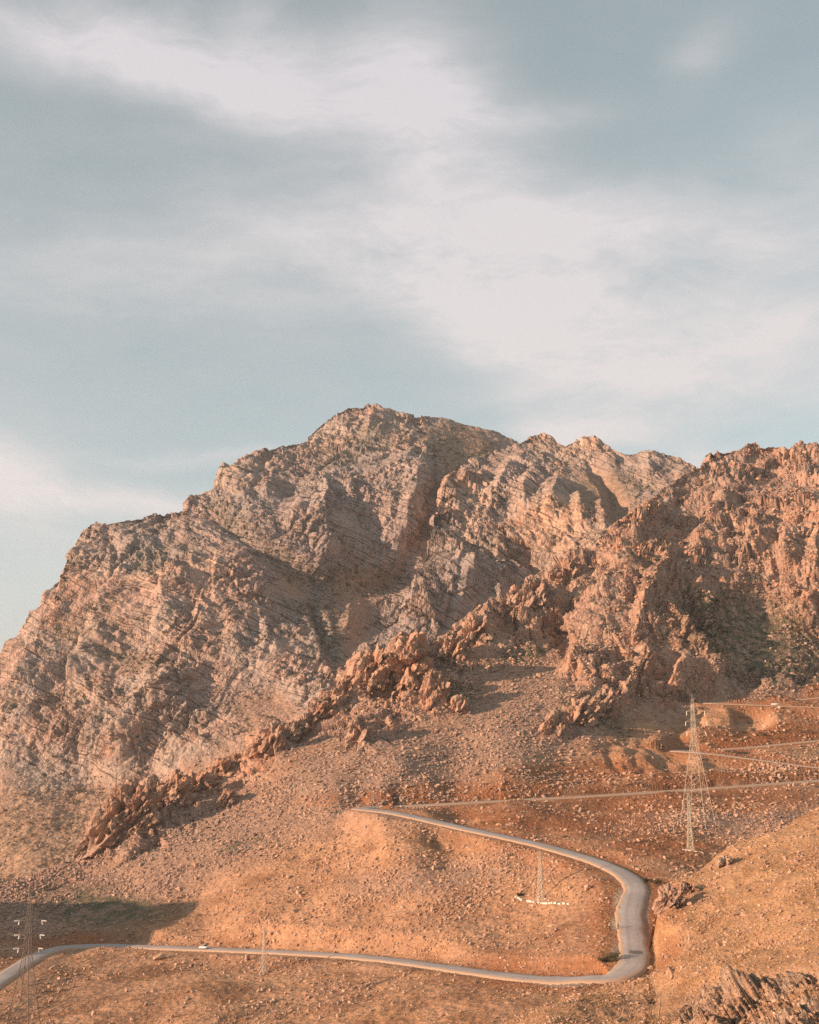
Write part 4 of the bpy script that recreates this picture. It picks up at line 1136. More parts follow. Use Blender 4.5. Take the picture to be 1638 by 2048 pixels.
# ------------------------------------------------------------------ plain materials
def plain(name, col, var=0.15, rough=0.7, metal=0.0, scale=4.0, spec=0.3):
    k = Nodes(name)
    k.bsdf.inputs['Roughness'].default_value = rough
    k.bsdf.inputs['Metallic'].default_value = metal
    k.bsdf.inputs['Specular IOR Level'].default_value = spec
    c = k.mix(k.ramp(k.noise(scale, 3), 0.35, 0.65), col, tuple(q * (1 - var) for q in col))
    return k.done(c)
M_STEEL = plain('galvanised_steel', (0.56, 0.49, 0.39), 0.2, 0.6)
M_STEEL_SHADE = plain('shade_darkened_steel', (0.22, 0.18, 0.15), 0.3, 0.7)  # corner pylon's steel, its side turned from the sun painted in as darker colour
M_PORC = plain('white_porcelain', (0.82, 0.78, 0.72), 0.08, 0.3)
M_CONC = plain('pale_concrete', (0.52, 0.46, 0.39), 0.2, 0.9)
M_LIME = plain('whitewashed_stone', (0.62, 0.56, 0.48), 0.15, 0.9)
M_PAINT = plain('white_car_paint', (0.68, 0.67, 0.65), 0.04, 0.3, spec=0.5)
M_GLASS = plain('dark_car_glass', (0.03, 0.035, 0.04), 0.1, 0.08, spec=0.6)
M_TYRE = plain('black_rubber', (0.025, 0.025, 0.025), 0.2, 0.9)
M_RIM = plain('grey_wheel_metal', (0.35, 0.35, 0.35), 0.1, 0.4, 0.6)
M_LAMP = plain('lamp_glass', (0.75, 0.72, 0.62), 0.05, 0.15)
M_TAIL = plain('red_lamp_glass', (0.35, 0.03, 0.02), 0.05, 0.2)
M_TWIG = plain('dry_twig_bark', (0.40, 0.27, 0.17), 0.3, 0.9, scale=20)
M_SKIN = plain('skin', (0.42, 0.27, 0.19), 0.05, 0.6)
M_HAIR = plain('black_hair', (0.03, 0.025, 0.02), 0.1, 0.7)
M_SHIRT = plain('white_cotton', (0.80, 0.78, 0.75), 0.06, 0.9)
M_DARK = plain('black_cloth', (0.04, 0.037, 0.038), 0.15, 0.9)
M_TAR = plain('fresh_tar_patch', (0.17, 0.145, 0.135), 0.25, 0.9)
M_LEAF = scrub_material('dusty_olive_leaves', (0.075, 0.075, 0.04), (0.13, 0.115, 0.06))

# ------------------------------------------------------------------ lattice towers
def lattice_tower(name, label, base, height, half, waist_h, waist, top, arms, turn, steel, leg_w, brace_w, panels, insul=None, group=None, footing=True, armlift=0.9):
    """four-legged tower; half/waist/top are half-diagonals in metres; arms: (height, half length left, right)"""
    root = empty(name, base, 0)
    tag(root, label, 'pylon', group)
    gz = []
    ang = [turn + i * math.pi / 2 for i in range(4)]
    def rad_at(h):
        return half + (waist - half) * h / waist_h if h < waist_h else waist + (top - waist) * (h - waist_h) / (height - waist_h)
    def corner(i, h):
        r = rad_at(h)
        return Vector((math.cos(ang[i]) * r, math.sin(ang[i]) * r, h))
    for i in range(4):
        g = ground_near(base[0] + math.cos(ang[i]) * half, base[1] + math.sin(ang[i]) * half)
        h0 = (g - base[2] - 0.4) if g is not None else -0.4
        h0 = max(min(h0, 2.0), -4.0)
        bm = bmesh.new()
        bar(bm, corner(i, h0), corner(i, waist_h), leg_w, leg_w * 0.85)
        bar(bm, corner(i, waist_h - 0.02), corner(i, height), leg_w * 0.85, leg_w * 0.6)
        link_mesh('leg', bm, steel, root)
        if footing:
            bm = bmesh.new()
            c = corner(i, h0)
            box(bm, (c.x, c.y, c.z + 0.15), (leg_w * 4, leg_w * 4, 1.0), 0.08)
            link_mesh('footing', bm, M_CONC, root)
    hs = [0.0]
    for t in panels:
        hs.append(t * height)
    for a, b in zip(hs[:-1], hs[1:]):
        for i in range(4):
            j = (i + 1) % 4
            lo_i, hi_i, lo_j, hi_j = corner(i, a), corner(i, b), corner(j, a), corner(j, b)
            for p, q in ((lo_i, hi_j), (lo_j, hi_i)):
                bm = bmesh.new(); bar(bm, p, q, brace_w); link_mesh('brace', bm, steel, root)
            if a > 0:
                bm = bmesh.new(); bar(bm, lo_i, lo_j, brace_w); link_mesh('brace', bm, steel, root)
    tip = Vector((0, 0, height))
    bm = bmesh.new()
    bar(bm, tip - Vector((0, 0, top)), tip + Vector((0, 0, height * 0.035 + 0.3)), leg_w * 0.6, leg_w * 0.3)
    link_mesh('peak', bm, steel, root)
    for h, la, ra in arms:
        r = rad_at(h) * 0.72
        for sgn, ln in ((-1, la), (1, ra)):
            bm = bmesh.new()
            end = Vector((sgn * ln, 0, h))
            for yy in (-r, r):
                bar(bm, (sgn * r, yy, h), end, brace_w * 1.1)
                bar(bm, (sgn * r, yy, h + armlift), end, brace_w * 0.9)
            for t in (0.35, 0.65):
                pa = Vector((sgn * r, -r, h)).lerp(end, t); pb = Vector((sgn * r, r, h + armlift)).lerp(end, t)
                bar(bm, pa, pb, brace_w * 0.7)
            arm = link_mesh('crossarm', bm, steel, root)
            if insul:
                for dx, dy, dz in insul:
                    bm = bmesh.new()
                    a = end + Vector((0, 0, -0.05)); b = end + Vector((sgn * dx, dy, dz))
                    n = 7
                    for q in range(n):
                        p0 = a.lerp(b, (q + 0.1) / n); p1 = a.lerp(b, (q + 0.75) / n)
                        bar(bm, p0, p1, 0.26, 0.20)
                    bar(bm, a, b, 0.07)
                    link_mesh('insulator', bm, M_PORC, arm)
    return root
def ground_near(x, y):
    V = hill_g.V
    d = np.abs(V[..., 0] - x) + np.abs(V[..., 1] - y)
    i = np.unravel_index(d.argmin(), d.shape)
    return float(V[i][2]) if d[i] < 12 else None

b = ground_at(1395, 1646)
lattice_tower('transmission_pylon', 'tall pale steel lattice pylon standing below the upper switchback on the right', b, 43.0, 6.4, 29.0, 1.1, 0.5,
              [(31.5, 2.4, 4.3), (35.0, 2.7, 4.8), (38.6, 2.2, 4.2)], rad(8), M_STEEL, 0.14, 0.05, [0.12, 0.26, 0.40, 0.52, 0.62, 0.71, 0.80, 0.89, 0.96], insul=[(0.1, -0.2, -1.5)])
b = ground_at(1381, 1701)
lattice_tower('lattice_mast', 'slender lattice mast in front of the tall pylon\'s foot', b, 17.0, 1.35, 8.0, 0.62, 0.3, [(15.0, 1.3, 1.3)], rad(20), M_STEEL, 0.15, 0.07, [0.12, 0.24, 0.36, 0.48, 0.58, 0.68, 0.78, 0.88])
b = ground_at(1082, 1801)
lattice_tower('lattice_mast', 'slender lattice mast inside the road bend with a white block wall at its foot', b, 13.0, 1.3, 6.0, 0.6, 0.25, [(11.2, 0.9, 0.9)], rad(15), M_STEEL, 0.13, 0.06, [0.14, 0.28, 0.42, 0.55, 0.67, 0.79, 0.9])
b = ground_at(526, 1946)
lattice_tower('lattice_mast', 'slender lattice mast below the lower road right of the white car', b, 12.6, 0.95, 6.0, 0.5, 0.22, [(11.2, 0.8, 0.8)], rad(12), M_STEEL, 0.12, 0.055, [0.14, 0.28, 0.42, 0.55, 0.67, 0.79, 0.9])
b = ground_at(42, 2132)
lattice_tower('transmission_pylon', 'shade-darkened steel pylon with white insulators at the lower left corner', b, 33.0, 5.2, 23.0, 0.95, 0.5,
              [(24.2, 2.0, 2.4), (27.0, 2.0, 2.6), (30.0, 2.2, 2.8)], rad(35), M_STEEL_SHADE, 0.15, 0.05, [0.14, 0.27, 0.39, 0.5, 0.6, 0.69, 0.77, 0.85, 0.93], insul=[(1.1, -0.25, -0.12), (0.15, 0.1, -1.0)])

# ------------------------------------------------------------------ block walls at the mast feet
def block_wall(name, label, pts, mat, ln=1.25, h=0.55, gap=0.12):
    P = [ground_at(*p) for p in pts]
    root = empty(name, P[0])
    tag(root, label, 'wall')
    me = None
    r = random.Random(len(pts))
    for a, c in zip(P[:-1], P[1:]):
        d = c - a
        n = max(1, int(d.length / (ln + gap)))
        for i in range(n):
            m = a.lerp(c, (i + 0.5) / n)
            if r.random() < 0.14 and me is not None:
                continue
            if me is None:
                bm = bmesh.new(); box(bm, (0, 0, 0), (ln, 0.6, 1.0), 0.06)
                o = link_mesh('block', bm, mat, root); me = o.data
            else:
                o = bpy.data.objects.new('block', me); COL.objects.link(o); o.parent = root
            o.location = m - P[0] + Vector((r.uniform(-.12, .12), r.uniform(-.25, .25), h * 0.3 + r.uniform(-.16, .12)))
            o.rotation_euler = (0, -math.atan2(d.z, math.hypot(d.x, d.y)), math.atan2(d.y, d.x) + r.uniform(-.06, .06))
            o.scale = (r.uniform(.6, 1.1) * d.length / n / (ln + gap), r.uniform(.8, 1.3), h * r.uniform(1.2, 1.5))
    return root
block_wall('block_wall', 'low white block wall under the mast inside the road bend', [(1030, 1794), (1046, 1801), (1066, 1804), (1086, 1808), (1108, 1806), (1140, 1807)], M_LIME, h=0.38)
block_wall('block_wall', 'low pale block wall at the foot of the mast by the tall pylon', [(1366, 1699), (1385, 1703), (1408, 1706), (1432, 1709)], M_CONC, h=0.3)
def rubble(name, label, spots, mat):
    root = empty(name, ground_at(*spots[0][:2])); tag(root, label, 'rubble')
    for i, (px, py, sz) in enumerate(spots):
        me = rock_mesh('slab', 900 + i, 12, (1.2, 0.9, 0.6), mat)
        o = bpy.data.objects.new('slab', me); COL.objects.link(o); o.parent = root
        o.location = ground_at(px, py) - root.location + Vector((0, 0, sz * 0.15)); o.scale = (sz, sz, sz)
rubble('rubble_heap', 'small heap of white rubble beside the mast inside the bend', [(1078, 1797, 1.2), (1086, 1796, 1.0), (1092, 1799, 1.3), (1073, 1801, 0.9), (1098, 1801, 0.8)], M_LIME)

# ------------------------------------------------------------------ vehicles
def road_spot(ln, px):
    q, _ = project(ln[:, :3])
    return q
def car(label, loc, heading, pitch, scale=1.0, tall=1.0):
    root = empty('parked_car' if False else 'car', loc, heading)
    root.rotation_euler = (0, pitch, heading)
    tag(root, label, 'car', None)
    L, W = 4.4 * scale, 1.72 * scale
    prof = [(-2.2, 0.35), (-2.2, 0.80), (-2.05, 0.95), (-1.0, 1.0), (1.05, 0.98), (2.05, 0.82), (2.2, 0.65), (2.2, 0.32)]
    def extr(name, prof, w0, w1, mat, parent, zmin=0.9):
        bm = bmesh.new()
        sides = []
        for sy in (-1, 1):
            sides.append([bm.verts.new((x * scale, sy * (w1 if z > zmin else w0) * scale / 2, z * scale * tall)) for x, z in prof])
        n = len(prof)
        for i in range(n):
            j = (i + 1) % n
            bm.faces.new((sides[0][i], sides[0][j], sides[1][j], sides[1][i]))
        bm.faces.new(sides[0]); bm.faces.new(sides[1][::-1])
        bmesh.ops.recalc_face_normals(bm, faces=bm.faces)
        bmesh.ops.bevel(bm, geom=list(bm.edges), offset=0.05 * scale, segments=2, affect='EDGES')
        return link_mesh(name, bm, mat, parent, True)
    body = extr('body', prof, 1.72, 1.62, M_PAINT, root)
    extr('cabin', [(-1.55, 0.97), (-1.15, 1.46), (0.25, 1.48), (0.95, 0.97)], 1.52, 1.24, M_PAINT, root, 1.2)
    for nm, pr, w in (('windscreen', [(0.40, 1.40), (0.92, 1.02), (0.97, 1.02), (0.45, 1.42)], 1.2), ('rear_window', [(-1.22, 1.40), (-1.50, 1.02), (-1.56, 1.02), (-1.27, 1.42)], 1.2)):
        extr(nm, pr, w, w, M_GLASS, root, 9)
    for sy in (-1, 1):
        for x0, x1, a, b_ in ((-1.2, -0.5, -1.05, -0.5), (-0.4, 0.72, -0.4, 0.25)):
            bm = bmesh.new()
            y0, y1 = sy * 0.755 * scale, sy * 0.655 * scale
            q = [bm.verts.new(v) for v in ((x0 * scale, y0 + sy * .01, 1.03 * scale * tall), (x1 * scale, y0 + sy * .01, 1.03 * scale * tall), (b_ * scale, y1 + sy * .01, 1.38 * scale * tall), (a * scale, y1 + sy * .01, 1.38 * scale * tall))]
            bm.faces.new(q)
            bmesh.ops.solidify(bm, geom=list(bm.faces), thickness=0.02)
            link_mesh('side_window', bm, M_GLASS, root)
        for x in (-1.35, 1.38):
            w = empty('wheel', (x * scale, sy * 0.74 * scale, 0.33 * scale)); w.parent = root
            for nm, r_, wd, mt in (('tyre', 0.33, 0.20, M_TYRE), ('rim', 0.20, 0.23, M_RIM)):
                bm = bmesh.new()
                bmesh.ops.create_cone(bm, cap_ends=True, segments=18, radius1=r_ * scale, radius2=r_ * scale, depth=wd * scale, matrix=Matrix.Rotation(math.pi / 2, 4, 'X'))
                link_mesh(nm, bm, mt, w)
        for nm, x, mt in (('headlight', 2.17, M_LAMP), ('tail_light', -2.19, M_TAIL)):
            bm = bmesh.new(); box(bm, (x * scale, sy * 0.6 * scale, 0.70 * scale), (0.08 * scale, 0.32 * scale, 0.14 * scale), 0.02)
            link_mesh(nm, bm, mt, root)
    return root
def on_road(ln, px, py, side=0.0):
    """place, heading and pitch of a spot on a road"""
    qx, qy = project(ln[:, :3])
    i = int(np.argmin(np.hypot(qx - px, qy - py)))
    i = min(max(i, 2), len(ln) - 3)
    t = ln[i + 2, :3] - ln[i - 2, :3]
    h = math.atan2(t[1], t[0])
    n = np.array([-math.sin(h), math.cos(h), 0])
    p = ln[i, :3] + n * side
    return Vector(p) + Vector((0, 0, 0.09)), h, -math.atan2(t[2], math.hypot(t[0], t[1]))
p, h, pt = on_road(roads[0], 415, 1897, -1.5)
car('white car driving along the lower road on the left', p, h, pt, 0.86)
p, h, pt = on_road(roads[2], 1548, 1411, 0.8)
car('white car on the topmost switchback under the right crag', p, h, pt, 1.0, 1.0)

# dark tar patch on the bend
p, h, pt = on_road(roads[0], 1272, 1906, 0)
bm = bmesh.new()
q = [(-1.1, -1.3), (0.2, -1.5), (1.2, -0.9), (0.9, 0.4), (1.3, 1.5), (0.3, 1.1), (-0.6, 1.4), (-1.2, 0.5)]
top_ = [bm.verts.new((x, y, 0.012)) for x, y in q]; bot_ = [bm.verts.new((x, y, -0.05)) for x, y in q]
bm.faces.new(top_)
for i in range(len(q)):
    j = (i + 1) % len(q)
    bm.faces.new((bot_[i], bot_[j], top_[j], top_[i]))
o = link_mesh('tar_patch', bm, M_TAR)
o.location = p + Vector((0, 0, 0.006)); o.rotation_euler = (0, pt, h)
structure(o, 'dark tar patch on the road bend')

# ------------------------------------------------------------------ people
def person(label, loc, heading, top_mat, leg_mat, pose=0.0):
    root = empty('person', loc, heading)
    tag(root, label, 'person', None)
    J = {'pelvis': (0, 0, .95), 'belly': (0, 0, 1.10), 'chest': (0, 0, 1.32), 'neck': (0, 0, 1.48), 'head': (0.02, 0, 1.62), 'crown': (0.01, 0, 1.74)}
    E = [('pelvis', 'belly'), ('belly', 'chest'), ('chest', 'neck'), ('neck', 'head'), ('head', 'crown')]
    R = {'pelvis': .15, 'belly': .14, 'chest': .16, 'neck': .06, 'head': .105, 'crown': .07}
    for s_, n_ in ((1, 'l'), (-1, 'r')):
        st = pose * s_
        J.update({n_ + 'hip': (0, s_ * .10, .90), n_ + 'knee': (.04 + st * .12, s_ * .11, .50), n_ + 'ankle': (st * .2, s_ * .12, .09), n_ + 'toe': (.16 + st * .2, s_ * .13, .04),
                  n_ + 'sho': (0, s_ * .19, 1.40), n_ + 'elb': (-.03 - st * .1, s_ * .26, 1.12), n_ + 'wri': (.10 - st * .1, s_ * .25, .88)})
        E += [('pelvis', n_ + 'hip'), (n_ + 'hip', n_ + 'knee'), (n_ + 'knee', n_ + 'ankle'), (n_ + 'ankle', n_ + 'toe'), ('chest', n_ + 'sho'), (n_ + 'sho', n_ + 'elb'), (n_ + 'elb', n_ + 'wri')]
        R.update({n_ + 'hip': .10, n_ + 'knee': .07, n_ + 'ankle': .05, n_ + 'toe': .045, n_ + 'sho': .075, n_ + 'elb': .05, n_ + 'wri': .036})
        # palm and five fingers
        w = Vector(J[n_ + 'wri']); J[n_ + 'palm'] = tuple(w + Vector((.03, 0, -.08))); E.append((n_ + 'wri', n_ + 'palm')); R[n_ + 'palm'] = .034
        for f in range(5):
            k0, k1 = n_ + 'f%d' % f, n_ + 'g%d' % f
            off = Vector((.035 - .02 * f, s_ * .0, 0)) if f < 4 else Vector((.05, 0, .03))
            ln_ = (.045, .05, .048, .04, .035)[f]
            J[k0] = tuple(Vector(J[n_ + 'palm']) + off + Vector((.012, 0, -.04 if f < 4 else -.02)))
            J[k1] = tuple(Vector(J[k0]) + Vector((.015, -s_ * .012, -ln_)))
            E += [(n_ + 'palm', k0), (k0, k1)]
            R[k0] = .010; R[k1] = .008
    names = list(J)
    me = bpy.data.meshes.new('body')
    me.from_pydata([J[n] for n in names], [(names.index(a), names.index(b_)) for a, b_ in E], [])
    o = bpy.data.objects.new('body', me); COL.objects.link(o); o.parent = root
    md = o.modifiers.new('skin', 'SKIN')
    for i, n in enumerate(names):
        me.skin_vertices[0].data[i].radius = (R[n], R[n])
    me.skin_vertices[0].data[0].use_root = True
    ss = o.modifiers.new('sub', 'SUBSURF'); ss.levels = ss.render_levels = 1
    dg = bpy.context.evaluated_depsgraph_get()
    m2 = bpy.data.meshes.new_from_object(o.evaluated_get(dg))
    o.modifiers.clear(); o.data = m2
    m2.materials.clear(); m2.materials.append(M_SKIN); m2.materials.append(top_mat); m2.materials.append(leg_mat); m2.materials.append(M_HAIR)
    for f in m2.polygons:
        c = f.center
        arm = abs(c.y) > .21 and c.z < 1.2
        if c.z > 1.47:
            f.material_index = 3 if (c.z > 1.66 or (c.x < -.02 and c.z > 1.56)) else 0
        elif arm and c.z < .93:
            f.material_index = 0
        elif c.z > .98 or arm:
            f.material_index = 1
        else:
            f.material_index = 2
        f.use_smooth = True
    return root
p, h, pt = on_road(roads[0], 1262, 1856, 0)
pa = ground_at(1219, 1859); pb = ground_at(1237, 1861)
person('person in white top and dark trousers standing left of the road bend', pa, rad(-20), M_SHIRT, M_DARK, 0.4)
person('person in dark clothes standing nearest the road beside the one in white', pb, rad(160), M_DARK, M_DARK, -0.5)

# ------------------------------------------------------------------ shrubs
def shrub(label, px, py, w, hgt, seed, mat, group=None, leaves=900):
    r = random.Random(seed)
    p = ground_at(px, py)
    root = empty('shrub', p); tag(root, label, 'shrub', group)
    tips = []
    for i in range(7):
        a = r.uniform(0, 6.28); q = r.uniform(0.25, 0.5) * w
        t = Vector((math.cos(a) * q, math.sin(a) * q * 0.7, hgt * r.uniform(0.45, 0.9)))
        bm = bmesh.new()
        m = t * 0.5 + Vector((r.uniform(-.1, .1), r.uniform(-.1, .1), .1))
        bar(bm, (0, 0, -0.3), m, 0.10, 0.07); bar(bm, m, t, 0.07, 0.03)
        link_mesh('stem', bm, M_TWIG, root); tips.append(t)
    bm = bmesh.new()
    for i in range(leaves):
        t = r.choice(tips)
        c = t * r.uniform(0.5, 1.1) + Vector((r.gauss(0, .16) * w * .5, r.gauss(0, .16) * w * .4, r.gauss(0, .13) * hgt))
        c.z = max(c.z, 0.02)
        s_ = r.uniform(0.10, 0.24)
        M = Matrix.Rotation(r.uniform(0, 6.28), 3, 'Z') @ Matrix.Rotation(r.uniform(-1.4, 1.4), 3, 'X')
        bm.faces.new([bm.verts.new(c + M @ Vector(v)) for v in ((-s_ * .5, 0, 0), (0, 0, -s_ * .35), (s_ * .6, 0, 0), (0, 0, s_ * .35))])
    link_mesh('foliage', bm, mat, root)
    return root
shrub('broad olive shrub filling the inside of the lower road bend', 1222, 1922, 4.6, 2.0, 1, M_LEAF, leaves=1500)
shrub('small olive shrub left of the broad one inside the lower bend', 1202, 1925, 2.4, 1.2, 2, M_LEAF)
shrub('dark shrub at the tip of the upper bend beside the foreground slope', 1312, 1771, 3.4, 1.5, 3, MAT_SCRUB)
shrub('low dark shrub on the verge right of the upper bend', 1296, 1764, 2.6, 1.0, 4, MAT_SCRUB)
shrub('small dark bush beside the white wall inside the bend', 1040, 1793, 2.2, 1.2, 5, MAT_SCRUB)
for i, (px, py) in enumerate([(1438, 1469), (1462, 1471), (1487, 1467), (1514, 1470), (1541, 1466), (1568, 1469), (1596, 1465), (1622, 1467)]):
    shrub('%s dark thorn shrub from the left in the row below the top road' % ('first', 'second', 'third', 'fourth', 'fifth', 'sixth', 'seventh', 'eighth')[i], px, py, 4.2, 1.6, 20 + i, MAT_SCRUB, 'shrubs along the terrace below the top road', 350)

# ------------------------------------------------------------------ bare twigs near the camera
def dry_stalk(label, px, py_tip, py_base, Y, seed):
    r = random.Random(seed)
    g = spur_g.V
    def tube(bm, pts, w0, w1):
        n = len(pts)
        for i in range(n - 1):
            a = i / (n - 1); b_ = (i + 1) / (n - 1)
            bar(bm, pts[i], pts[i + 1], w0 + (w1 - w0) * a, w0 + (w1 - w0) * b_)
    tip = Vector(place(px[0], py_tip, Y)); low = Vector(place(px[1], py_base, Y))
    d = np.abs(g[..., 0] - low.x) + np.abs(g[..., 1] - low.y)
    i = np.unravel_index(d.argmin(), d.shape)
    base = Vector((low.x, low.y, float(g[i][2]) - 0.05))
    root = empty('dry_stalk', base); tag(root, label, 'plant')
    pts = [Vector((0, 0, 0))]
    n = 17
    for k in range(1, n):
        t = k / (n - 1)
        q = Vector((0, 0, 0)).lerp(tip - base, t) + Vector((r.uniform(-.16, .16) + 0.25 * math.sin(t * 7 + seed), r.uniform(-.08, .08), r.uniform(-.04, .04))) * (1 if k < n - 1 else 0)
        pts.append(q)
    bm = bmesh.new(); tube(bm, pts, 0.034, 0.012)
    stem = link_mesh('stem', bm, M_TWIG, root)
    for k in range(9, n - 1):
        a = pts[k]; s_ = r.choice((-1, 1))
        e = a + Vector((s_ * r.uniform(.08, .28), r.uniform(-.1, .1), r.uniform(.1, .32)))
        m = a.lerp(e, .5) + Vector((s_ * .03, 0, -.03))
        bm = bmesh.new(); tube(bm, [a, m, e], 0.014, 0.007)
        link_mesh('twig', bm, M_TWIG, root)
    return root
dry_stalk('bare dry stalk rising at the bottom edge right of the road bend', (1300, 1328), 1950, 2110, 16.0, 1)
dry_stalk('thin leaning dry stalk at the bottom edge below the road bend', (1205, 1255), 2006, 2120, 16.5, 2)
dry_stalk('short dry stalk at the lower right corner', (1545, 1565), 2030, 2120, 15.5, 3)

# ------------------------------------------------------------------ crags standing clear along the spine
def crag(label, px, py, wpx, hpx, seed, lean=0.3, deep=0.7, mat=None, blocks=0.30):
    lean *= 0.55
    p = ground_at(px, py)
    k_ = p.length / FOC
    w, h = wpx * k_, hpx * k_
    bm = bmesh.new()
    bmesh.ops.create_icosphere(bm, subdivisions=5 if wpx > 55 else 4, radius=1.0)
    co = np.array([v.co[:] for v in bm.verts])
    n = co / np.linalg.norm(co, axis=1, keepdims=True)
    co = np.sign(co) * np.abs(co) ** 0.8                       # squarer than a ball
    P = co * np.array([w / 2, w / 2 * deep, h * 0.62])
    P[:, 0] *= 1 - 0.35 * np.clip(P[:, 2] / h, -0.4, 0.7)       # narrows upwards
    x, y, z = P[:, 0] + seed * 37.0, P[:, 1], P[:, 2]
    cs = max(w, h) * blocks
    d = cs * 0.85 * facets((x - lean * z) / cs, y / cs, z / (cs * 1.4), seed + 1, 1.3) + cs * 0.42 * facets((x - lean * z) / (cs * .42), y / (cs * .42), z / (cs * .6), seed + 2, 1.2) + cs * 0.16 * facets(x / (cs * .18), y / (cs * .18), z / (cs * .2), seed + 3)
    d += cs * 0.2 * ridged((x - lean * z) / (cs * 1.6), y / (cs * 2), z / (cs * 5), 3, seed + 4)
    P = P + n * d[:, None]
    P[:, 0] += lean * P[:, 2]
    for v, q in zip(bm.verts, P):
        v.co = q
    o = link_mesh('rock_crag', bm, mat or MAT_CRAG)
    at = o.data.attributes.new('rock', 'FLOAT', 'POINT'); at.data.foreach_set('value', np.ones(len(P), np.float32))
    o.location = p + Vector((0, w * 0.2, h * 0.28))
    tag(o, label, 'crag')
    return o
MAT_CRAG = terrain_material('orange_crag_rock', warm=(0.50, 0.26, 0.16), grey=(0.43, 0.265, 0.19), rust=(0.42, 0.18, 0.09), px=0.7)
SPINE = [(205, 1692, 42, 48), (272, 1652, 60, 66), (345, 1606, 58, 52), (408, 1578, 48, 36), (442, 1556, 52, 36), (482, 1534, 48, 32), (520, 1512, 46, 40), (578, 1478, 40, 30), (640, 1440, 46, 34), (666, 1414, 46, 44), (776, 1350, 52, 56), (900, 1325, 58, 56), (952, 1288, 62, 64), (1012, 1252, 62, 66), (1072, 1212, 62, 66), (1130, 1172, 58, 60)]
for i, q in enumerate(SPINE):
    crag('%s rock of the broken spine counted from its lower left end' % ('first', 'second', 'third', 'fourth', 'fifth', 'sixth', 'seventh', 'eighth', 'ninth', 'tenth', 'eleventh', 'twelfth', 'thirteenth', 'fourteenth', 'fifteenth', 'sixteenth')[i], *q, 40 + i, 0.45 if i < 9 else 0.3, 0.55)['group'] = 'rocks along the broken spine'
crag('tall blocky crag at the head of the broken spine above the scree', 818, 1378, 62, 108, 3)
crag('squat orange lit crag right of the tall blocky one', 868, 1408, 48, 62, 4)
crag('grey flanked crag left of the tall blocky one on the spine', 742, 1372, 66, 74, 5)
crag('thin rock needle at the left end of the crag group', 692, 1392, 16, 50, 6)
crag('pointed orange fin standing alone lower down the spine', 545, 1500, 38, 62, 7, 0.4)
crag('low jagged ridge block between the fin and the needle', 610, 1458, 52, 30, 8, 0.4)
crag('long leaning slab crag at the lower left end of the spine', 235, 1672, 78, 92, 9, 0.55, 0.5)
crag('narrow leaning slab at the tip of the spine by the meadow', 180, 1702, 34, 50, 10, 0.6, 0.5)
crag('reddish slab crag right of the long leaning slab', 310, 1628, 70, 70, 11, 0.5, 0.5)
crag('low rounded crag where the spine meets the scree', 385, 1592, 62, 44, 12, 0.45, 0.5)
crag('small knobbly outcrop in the scree below the spine', 452, 1612, 34, 30, 13)
crag('broken outcrop on the scree left of centre', 718, 1482, 48, 46, 14, 0.3)
crag('tilted slab outcrop on the cone of scree below the right crag', 1160, 1452, 70, 52, 15, 0.5)
crag('second slab outcrop higher on the scree cone', 1205, 1432, 60, 52, 16, 0.45)
crag('knob of rock at the lower edge of the scree cone left side', 1110, 1462, 46, 36, 17, 0.4)
crag('rust brown outcrop on the near slope just right of the upper bend', 1345, 1812, 44, 30, 19, 0.5, 0.8)
crag('smaller outcrop above the rust brown one at the near slope edge', 1378, 1788, 34, 20, 20, 0.5, 0.8)
crag('low outcrop on the crest of the near slope below the tall pylon', 1452, 1732, 30, 16, 21, 0.4, 0.8)
crag('rough outcrop in the slope above the scree beside the squat crag', 920, 1425, 40, 34, 18)

# ------------------------------------------------------------------ boulders one can pick out
BOULD = [rock_mesh('boulder', 700 + i, 20, ((1.1, 0.9, 0.8), (0.8, 0.8, 1.15), (1.3, 0.9, 0.65))[i % 3], MAT_STONE) for i in range(9)]
def boulder(label, px, py, wpx, shape, group=None, sq=(1, 1, 1), rz=None):
    p = ground_at(px, py)
    o = bpy.data.objects.new('boulder', BOULD[shape % 9]); COL.objects.link(o)
    s_ = wpx * p.length / FOC
    o.location = p + Vector((0, 0, s_ * 0.18 * sq[2]))
    o.scale = (s_ * sq[0], s_ * sq[1], s_ * sq[2])
    o.rotation_euler = (random.uniform(-.25, .25), random.uniform(-.25, .25), random.uniform(0, 6.28) if rz is None else rz)
    tag(o, label, 'boulder', group)
    return o
boulder('tall pale upright boulder below the lower road near the slender mast', 494, 1921, 15, 1, sq=(1, 1, 1.15))
boulder('rounded boulder right of the slender mast just under the lower road', 566, 1918, 13, 0)
boulder('flat grey boulder left of the tall pale boulder under the road', 430, 1916, 16, 2)
boulder('broad dark boulder under the lower road below the white car', 318, 1917, 19, 2)
boulder('big pale boulder on the slope above the middle of the lower road', 590, 1824, 15, 0)
boulder('wedge shaped brown boulder on the foreground slope below the road bend', 1340, 1950, 20, 4, sq=(1, 1, 1.1))
boulder('brown boulder at the outer edge of the lower road bend', 1301, 1940, 14, 3)
boulder('pale squared block right of the tall pylon foot', 1474, 1634, 11, 3)
boulder('orange lit boulder with a dark shadow near the bottom edge left of centre', 676, 2034, 11, 4)
boulder('tawny boulder beside a dark hollow right of the corner pylon', 103, 2006, 15, 1)
boulder('pointed pale stone at the bottom edge right of the corner pylon', 66, 2036, 10, 4, sq=(.8, .8, 1.4))
boulder('orange block at the road edge inside the bend above the two people', 1236, 1819, 9, 3)
boulder('boulder above the lower road in line with the mast', 541, 1868, 15, 5)
boulder('paired pale boulder above the lower road left of the mast', 505, 1873, 14, 0)
boulder('brown boulder pile stone on the slope right of the slender bend mast', 1176, 1778, 16, 6)
